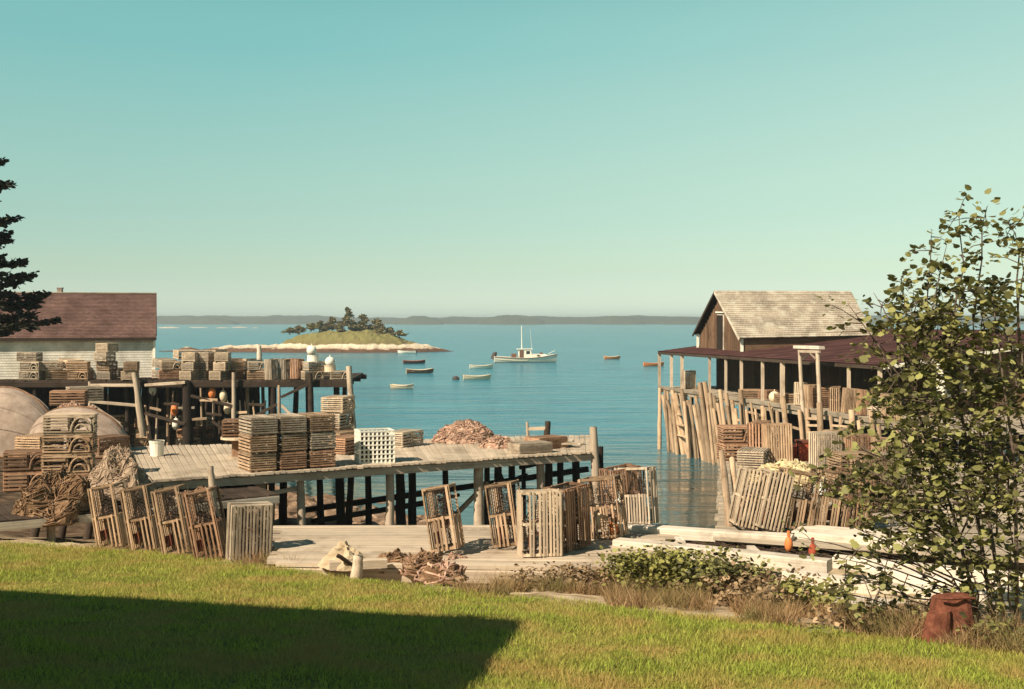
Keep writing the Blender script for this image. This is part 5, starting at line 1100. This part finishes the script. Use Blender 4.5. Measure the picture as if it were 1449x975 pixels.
# ------------------------------------------------------------------ trees
def right_tree():
    base = V(1352, 880, 13.6); base.z = tz(base.x, base.y); o = empty('broadleaf_tree', base); T(o, 'leafy round-leaved tree rising at the right edge in front of the porch', 'tree')
    wood_ = MB(); pts = []; tips = []
    stems = []
    for bx, by, tx, ty in ((1408, 884, 1344, 470), (1426, 886, 1376, 440), (1440, 888, 1404, 420), (1462, 890, 1440, 430), (1392, 880, 1292, 560)):
        b0 = V(bx, by, 13.6 + U(-.3, .3)); b0.z = tz(b0.x, b0.y) - .1; t0 = V(tx, ty, 14.0 + U(-.3, .3)); m0 = lerp(b0, t0, .5) + Vector((U(-.12, .12), 0, 0))
        wood_.tube([b0, lerp(b0, m0, .5), m0, lerp(m0, t0, .5), t0], [.026, .023, .019, .013, .007], 8); stems.append((b0, t0))
    shoots = [  # tip px, py, D, start fraction, leaf count, spread
        (1357, 300, 14.2, 0, 75), (1396, 296, 13.9, 0, 80), (1318, 326, 14.4, 0, 75), (1340, 345, 14.0, 0, 60), (1275, 390, 14.6, .2, 60), (1236, 414, 14.8, .25, 60), (1200, 430, 14.9, .3, 45), (1300, 420, 14.0, .1, 90), (1425, 315, 14.2, 0, 80), (1445, 360, 13.6, 0, 100),
        (1330, 400, 14.4, 0, 130), (1370, 390, 13.6, 0, 150), (1400, 400, 14.6, 0, 150), (1352, 440, 13.8, 0, 150), (1320, 455, 14.4, .1, 100), (1390, 450, 14.0, 0, 170), (1235, 480, 14.6, .35, 50), (1262, 470, 14.6, .3, 70), (1250, 500, 14.4, .35, 60), (1290, 440, 14.8, .2, 60),
        (1300, 500, 13.8, .2, 110), (1345, 500, 14.4, 0, 170), (1395, 510, 13.6, 0, 190), (1430, 480, 14.2, 0, 190), (1280, 550, 14.4, .4, 130), (1325, 560, 13.6, .2, 170), (1375, 560, 14.4, .1, 170), (1420, 570, 13.8, .1, 190), (1262, 600, 14.2, .5, 120), (1300, 610, 13.6, .4, 170), (1350, 620, 14.4, .2, 190), (1400, 630, 13.8, .2, 210), (1440, 640, 14.4, .2, 180),
        (1320, 670, 14.2, .5, 170), (1370, 690, 13.6, .4, 200), (1420, 700, 14.2, .4, 190), (1285, 655, 13.4, .6, 90), (1330, 740, 13.4, .7, 150), (1380, 760, 13.8, .6, 190), (1430, 770, 13.4, .5, 170), (1300, 770, 13.2, .8, 90), (1400, 820, 13.4, .8, 110), (1360, 800, 13.1, .8, 80), (1440, 830, 13.6, .8, 100),
        (1195, 650, 13.6, .8, 60), (1222, 640, 13.8, .8, 70), (1245, 670, 13.4, .8, 90), (1180, 690, 13.8, .9, 50), (1215, 700, 13.4, .9, 90), (1255, 720, 13.2, .9, 100), (1205, 745, 13.4, .9, 70), (1240, 780, 13.1, 1, 90), (1275, 730, 13.6, .8, 90), (1190, 790, 13.2, 1, 80), (1215, 820, 13.0, 1, 90), (1150, 775, 13.4, 1, 45), (1130, 760, 13.5, 1, 30), (1245, 840, 12.9, 1, 50), (1190, 840, 12.9, 1, 50), (1280, 800, 13.0, 1, 60)]
    for px, py, D, fr_, n_ in shoots:
        if py > 745: n_ = n_ * (.4 if px > 1280 else .7)
        n_ = int(n_)
        tip = V(px, py, D); b0, t0 = min(stems, key=lambda q: abs((q[0].x + q[1].x) / 2 - tip.x)); hgt = (tip.z - b0.z) / (t0.z - b0.z)
        st = lerp(b0, t0, max(.03, min(.97, hgt - .28 * U(.7, 1.2))))
        mid_ = lerp(st, tip, .5) + Vector((U(-.08, .08), U(-.1, .1), U(-.02, .15)))
        path = [st, lerp(st, mid_, .6) + Vector((U(-.05, .05), 0, U(-.03, .05))), mid_, lerp(mid_, tip, .6) + Vector((U(-.05, .05), 0, .03)), tip]
        wood_.tube(path, [.013, .011, .009, .007, .003], 5)
        # leaves on side twigs along the outer 2/3 of the shoot, in clumps
        ncl = max(3, n_ // (8 if 480 < py < 745 and px > 1285 else 8 if py > 600 else 9))
        for k in range(ncl):
            t = U(.35, 1.0) if py > 450 else U(.5, 1.0); s = t * 4; i = min(3, int(s)); p = lerp(path[i], path[i + 1], s - i)
            sp = .24 if py > 420 else .11
            cpt = p + Vector((random.gauss(0, sp), random.gauss(0, sp * 1.3), random.gauss(0, sp * .8)))
            wood_.tube([p, lerp(p, cpt, .6) + Vector((0, 0, .02)), cpt], [.007, .005, .003], 4, cap=False)
            for q in range(11): pts.append(cpt + Vector((random.gauss(0, .07), random.gauss(0, .07), random.gauss(0, .06))))
    wood_.build('trunk', M['bark'], o, smooth=True)
    pts = np.array([tuple(p) for p in pts])
    keep = pts[:, 2] > 3.9; pts = pts[keep]
    # the outermost 260 leaves as parts of their own, the rest as one crown
    px_ = CX + pts[:, 0] / pts[:, 1] * F; py_ = HY - (pts[:, 2] - CZ) / pts[:, 1] * F
    order = np.argsort(py_ + .35 * (px_ - 1200)); single = order[:260]; rest = order[260:]
    stuff(leaf_cloud('crown', pts[rest], .088, M['leaf'], o, flat=.75, off=tuple(base)))
    protos = [leaf_cloud('leaf', [(0, 0, 0)], .09, M['leaf'], o, flat=.6) for _ in range(6)]
    for i, k in enumerate(single):
        l = protos[i] if i < 6 else protos[i % 6].copy()
        if i >= 6: col.objects.link(l); l.parent = o
        l.location = Vector(pts[k]) - base; l.rotation_euler = (U(-.5, .5), U(-.5, .5), U(0, 6.28)); l.scale = (1, 1, 1)
    print('right tree leaves', len(pts))
right_tree()

def spruce(name, base, h, rad, label, nb, needles, mat, bare=.1, grp=None, tw=.055, ln=.2):
    base = Vector(base); o = empty(name, base); T(o, label, 'tree', grp)
    MB().tube([base - Vector((0, 0, .2)), base + Vector((.02 * h, 0, h * .5)), base + Vector((0, 0, h))], [h * .016, h * .01, .02], 8).build('trunk', M['bark'], o)
    bo = MB(); P = []; 
    for i in range(nb):
        t = bare + (1 - bare) * (i / nb) ** .9; z = h * t; L = rad * (1 - t) ** .8 * U(.65, 1.15) + .12; a = U(0, 6.28)
        d = Vector((math.cos(a), math.sin(a), 0)); p0 = base + Vector((0, 0, z)); p1 = p0 + d * L * .6 + Vector((0, 0, -.10 * L)); p2 = p0 + d * L + Vector((0, 0, -.06 * L + U(0, .15)))
        bo.tube([p0, p1, p2], [.03, .02, .008], 5, cap=False)
        for k in range(needles):
            s = U(.12, 1) ** .8; p = lerp(p0, p1, s / .6) if s < .6 else lerp(p1, p2, (s - .6) / .4)
            side = d.cross(Vector((0, 0, 1))) * random.gauss(0, .22 * L * (1.1 - s) + .04)
            P.append(p + side + Vector((0, 0, random.gauss(-.05, .05))))
    bo.build('bough', M['bark'], o)
    stuff(leaf_cloud('crown', np.array([tuple(p) for p in P]), ln, mat, o, flat=.35, aspect=tw / ln * 3, off=tuple(base)))
    return o
x_, D_ = V(-48, 500, 50).x, 50.0
spruce('spruce_tree', (x_, D_, 1.2), 16.4, 5.2, 'dark spruce tree at the left picture edge in front of the shed roof', 60, 230, M['needle'], .40, None, .075, .28)

# island trees and scrub
IT = [(493, 436, 4.4, 2.3, 'tallest pointed tree on the island'), (470, 449, 2.7, 1.7, 'round tree left of the tallest island tree'), (513, 446, 3.4, 2.0, 'broad dark tree right of the tallest island tree'), (534, 452, 2.4, 1.7, 'rightmost full tree on the island'), (452, 455, 1.8, 1.5, 'low bush-like tree second from left on the island'), (423, 461, 1.5, 1.6, 'small scrub bush at the left end of the island turf'), (483, 455, 2.2, 1.6, 'low tree at the left foot of the tallest island tree'), (500, 456, 2.0, 1.6, 'low tree at the right foot of the tallest island tree'), (552, 464, 1.4, 2.0, 'low scrub sloping down the right end of the island'), (440, 458, 1.2, 1.5, 'scrub between the leftmost island bushes'), (523, 460, 1.6, 2.2, 'low scrub under the broad island tree'), (565, 468, 1.0, 1.8, 'last scrub bush at the right end of the island turf'), (410, 464, 1.0, 1.5, 'outermost scrub at the left tip of the island turf'), (541, 461, 1.7, 2.2, 'scrub below the rightmost full island tree'), (506, 462, 1.4, 2.4, 'scrub on the crown of the island below the tall trees'), (462, 458, 1.6, 1.6, 'scrub below the round island tree')]
for px, ptop, h, r_, lab in IT:
    D = 301 + U(-2, 2); tp = V(px, ptop, D); o = empty('island_tree', (tp.x, D, tp.z - h - .6)); T(o, lab, 'tree', 'trees on the island')
    MB().tube([Vector((tp.x, D, tp.z - h - .8)), Vector((tp.x, D, tp.z - .3))], [.16, .05], 6).build('trunk', M['bark'], o)
    P = []
    n_ = 11 if h > 2 else 8
    for k in range(n_):
        t = k / (n_ - 1); rr_ = r_ * ((1 - t) * .85 + .2) if h > 4 else r_ * (1 - .55 * t * t)
        cc = (tp.x + random.gauss(0, rr_ * .32), D + random.gauss(0, rr_ * .3), tp.z - h + (h - .15) * t)
        P.append(ell(cc, (rr_ * .62, rr_ * .6, h / n_ * 1.1), 90))
    stuff(leaf_cloud('crown', np.concatenate(P), .5, M['isl_leaf'], o, flat=.8, off=tuple(o.location)))

# ------------------------------------------------------------------ bushes, weeds, grass
def bush(px, py, D, rx, h, n_, mat, label, size=.07, grp=None, dens=1):
    c = V(px, py, D); c.z = tz(c.x, c.y); o = empty('bush', c); T(o, label, 'bush', grp)
    st = MB(); P = []
    for k in range(max(8, n_ // 45)):
        tip = c + Vector((random.gauss(0, rx * .5), random.gauss(0, rx * .3), h * U(.25, .85)))
        st.tube([c + Vector((random.gauss(0, rx * .2), random.gauss(0, .1), 0)), lerp(c, tip, .5) + Vector((U(-.05, .05), 0, .05)), tip], [.012, .008, .004], 4, cap=False)
        P.append(np.asarray(tuple(tip)) + rng.normal(0, 1, (45, 3)) * np.array([[.12, .12, .075]]))
    st.build('stem', M['bark'], o); P = np.concatenate(P); P = P[P[:, 2] > c.z - .02]
    stuff(leaf_cloud('foliage', P, size, mat, o, flat=.7, off=tuple(c)))
for a in ((912, 805, 17.6, .5, .62, 2000, M['leaf2'], 'yellow-green bush at the left end below the white timbers'), (965, 812, 17.2, .62, .70, 3000, M['leaf2'], 'largest green bush in front of the lower white timber'), (1035, 822, 16.7, .55, .55, 2000, M['leaf'], 'dark green bush right of the largest one below the timbers'), (1075, 858, 16.3, .55, .42, 1300, M['leafdry'], 'rusty rose bush at the lawn edge under the pale slabs'),
          (1000, 850, 17.0, .45, .3, 700, M['leafdry'], 'low rusty bush left of the rose bush at the lawn edge'), (780, 815, 18.2, .6, .3, 900, M['leafdry'], 'dry weedy bush in front of the near trap trio'), (840, 822, 17.8, .6, .36, 1000, M['leafdry'], 'dry weedy bush between the trap trio and the green bushes'), (1160, 830, 15.2, .4, .4, 700, M['leaf2'], 'green bush below the tree tips, between the pale slabs'), (935, 838, 17.3, .5, .25, 700, M['leafdry'], 'low brown bush at the lawn edge under the green bushes'), (1115, 850, 15.2, .45, .3, 600, M['leafdry'], 'brown bush right of the rose bush'), (1415, 905, 12.4, .3, .2, 300, M['leaf'], 'dark low bush behind the rusty tub'), (1240, 880, 13.6, .5, .2, 400, M['leafdry'], 'brown weeds left of the rusty tub')):
    bush(*a)
def dry_grass():
    B = []; 
    for px0, px1, py0, py1, D0, D1, n_ in ((700, 860, 800, 845, 17.0, 19.0, 5200), (860, 1060, 815, 862, 15.0, 18.4, 7000), (1040, 1330, 850, 905, 12.4, 15.6, 9500), (330, 470, 785, 808, 19.6, 21.2, 2200), (130, 340, 770, 800, 20.6, 24.4, 2500), (640, 720, 825, 842, 16.2, 17.4, 700), (1300, 1449, 880, 930, 11.6, 12.8, 3000)):
        k = 0
        t = rng.uniform(0, 1, n_); D = D0 + (D1 - D0) * rng.uniform(0, 1, n_); px = px0 + (px1 - px0) * t
        X = (px - CX) / F * D; e = np.interp(X, EDGE[:, 0], EDGE[:, 1]); ok = (D > e - .25) & (D < e + 3.2)
        for x, y in zip(X[ok], D[ok]):
            if noise.noise((x * 1.6, y * 1.6, 7)) > -.12: B.append((x, y, tz(x, y)))
    B = np.array(B); hv = np.array([.20 + .26 * noise.noise((b[0] * 2.3, b[1] * 2.3, 3)) for b in B]); stuff(blades('dry_grass', B, np.clip(hv, .05, .5), .010, M['dry'], .55))
    bpy.data.objects['dry_grass']['label'] = 'dry straw-coloured grass along the lawn edge'
    # lawn
    N = 330000; D = 7.3 + (26 - 7.3) * rng.uniform(0, 1, N) ** 1.15; X = rng.uniform(-.46, .46, N) * D; e = np.interp(X, EDGE[:, 0], EDGE[:, 1])
    ok = D < e + .15 * rng.normal(0, 1, N); X, D = X[ok], D[ok]; Z = terrain(X, D) + np.array([.03 * noise.noise((a * .9, b * .9, 1)) + .018 * noise.noise((a * 3.1, b * 3.1, 4)) for a, b in zip(X, D)]) - .005
    hh = np.array([.045 + .03 * (noise.noise((a * .7, b * .7, 2)) + .5) for a, b in zip(X, D)])
    stuff(blades('lawn_grass', np.stack([X, D, Z], 1), hh, .011, M['grass'], .45)); bpy.data.objects['lawn_grass']['label'] = 'short green lawn grass'
dry_grass()
# stones on the beach under the dock
def rocks():
    mb = MB(); r = random.Random(5)
    for k in range(420):
        px = r.uniform(230, 640); D = r.uniform(33, 54); x = (px - CX) / F * D; z = tz(x, D)
        if z < -.3: continue
        s = r.uniform(.12, .5); c = Vector((x, D, z + s * .15)); vs = []
        for j in range(4):
            for i in range(7):
                a = 6.283 * i / 7; q = (.85, 1, .75, .25)[j]; kk = 1 + .35 * noise.noise((math.cos(a) * 2 + k, math.sin(a) * 2, j)); vs.append(c + Vector((math.cos(a) * s * q * kk * 1.2, math.sin(a) * s * q * kk, (-.4, 0, .35, .55)[j] * s * kk)))
        fs = [(j * 7 + i, j * 7 + (i + 1) % 7, j * 7 + 7 + (i + 1) % 7, j * 7 + 7 + i) for j in range(3) for i in range(7)] + [tuple(range(21, 28))]; mb.add(vs, fs)
    o = mb.build('shore_stones', M['rock']); stuff(o); o['label'] = 'brown seaweed-covered stones on the shore under the dock'
rocks()

# ------------------------------------------------------------------ sea haze
def haze():
    mb = MB().box((0, 1750, 6.5), (6400, 3900, 24)); m = bpy.data.materials.new('sea_haze'); m.use_nodes = True
    n, l = m.node_tree.nodes, m.node_tree.links; n.remove(n['Principled BSDF'])
    v = n.new('ShaderNodeVolumePrincipled'); v.inputs['Color'].default_value = (.80, .92, .95, 1); v.inputs['Density'].default_value = HAZE; v.inputs['Anisotropy'].default_value = .2
    l.new(v.outputs[0], n['Material Output'].inputs['Volume'])
    stuff(mb.build('haze', m))
HAZE = 3.4e-4
haze()
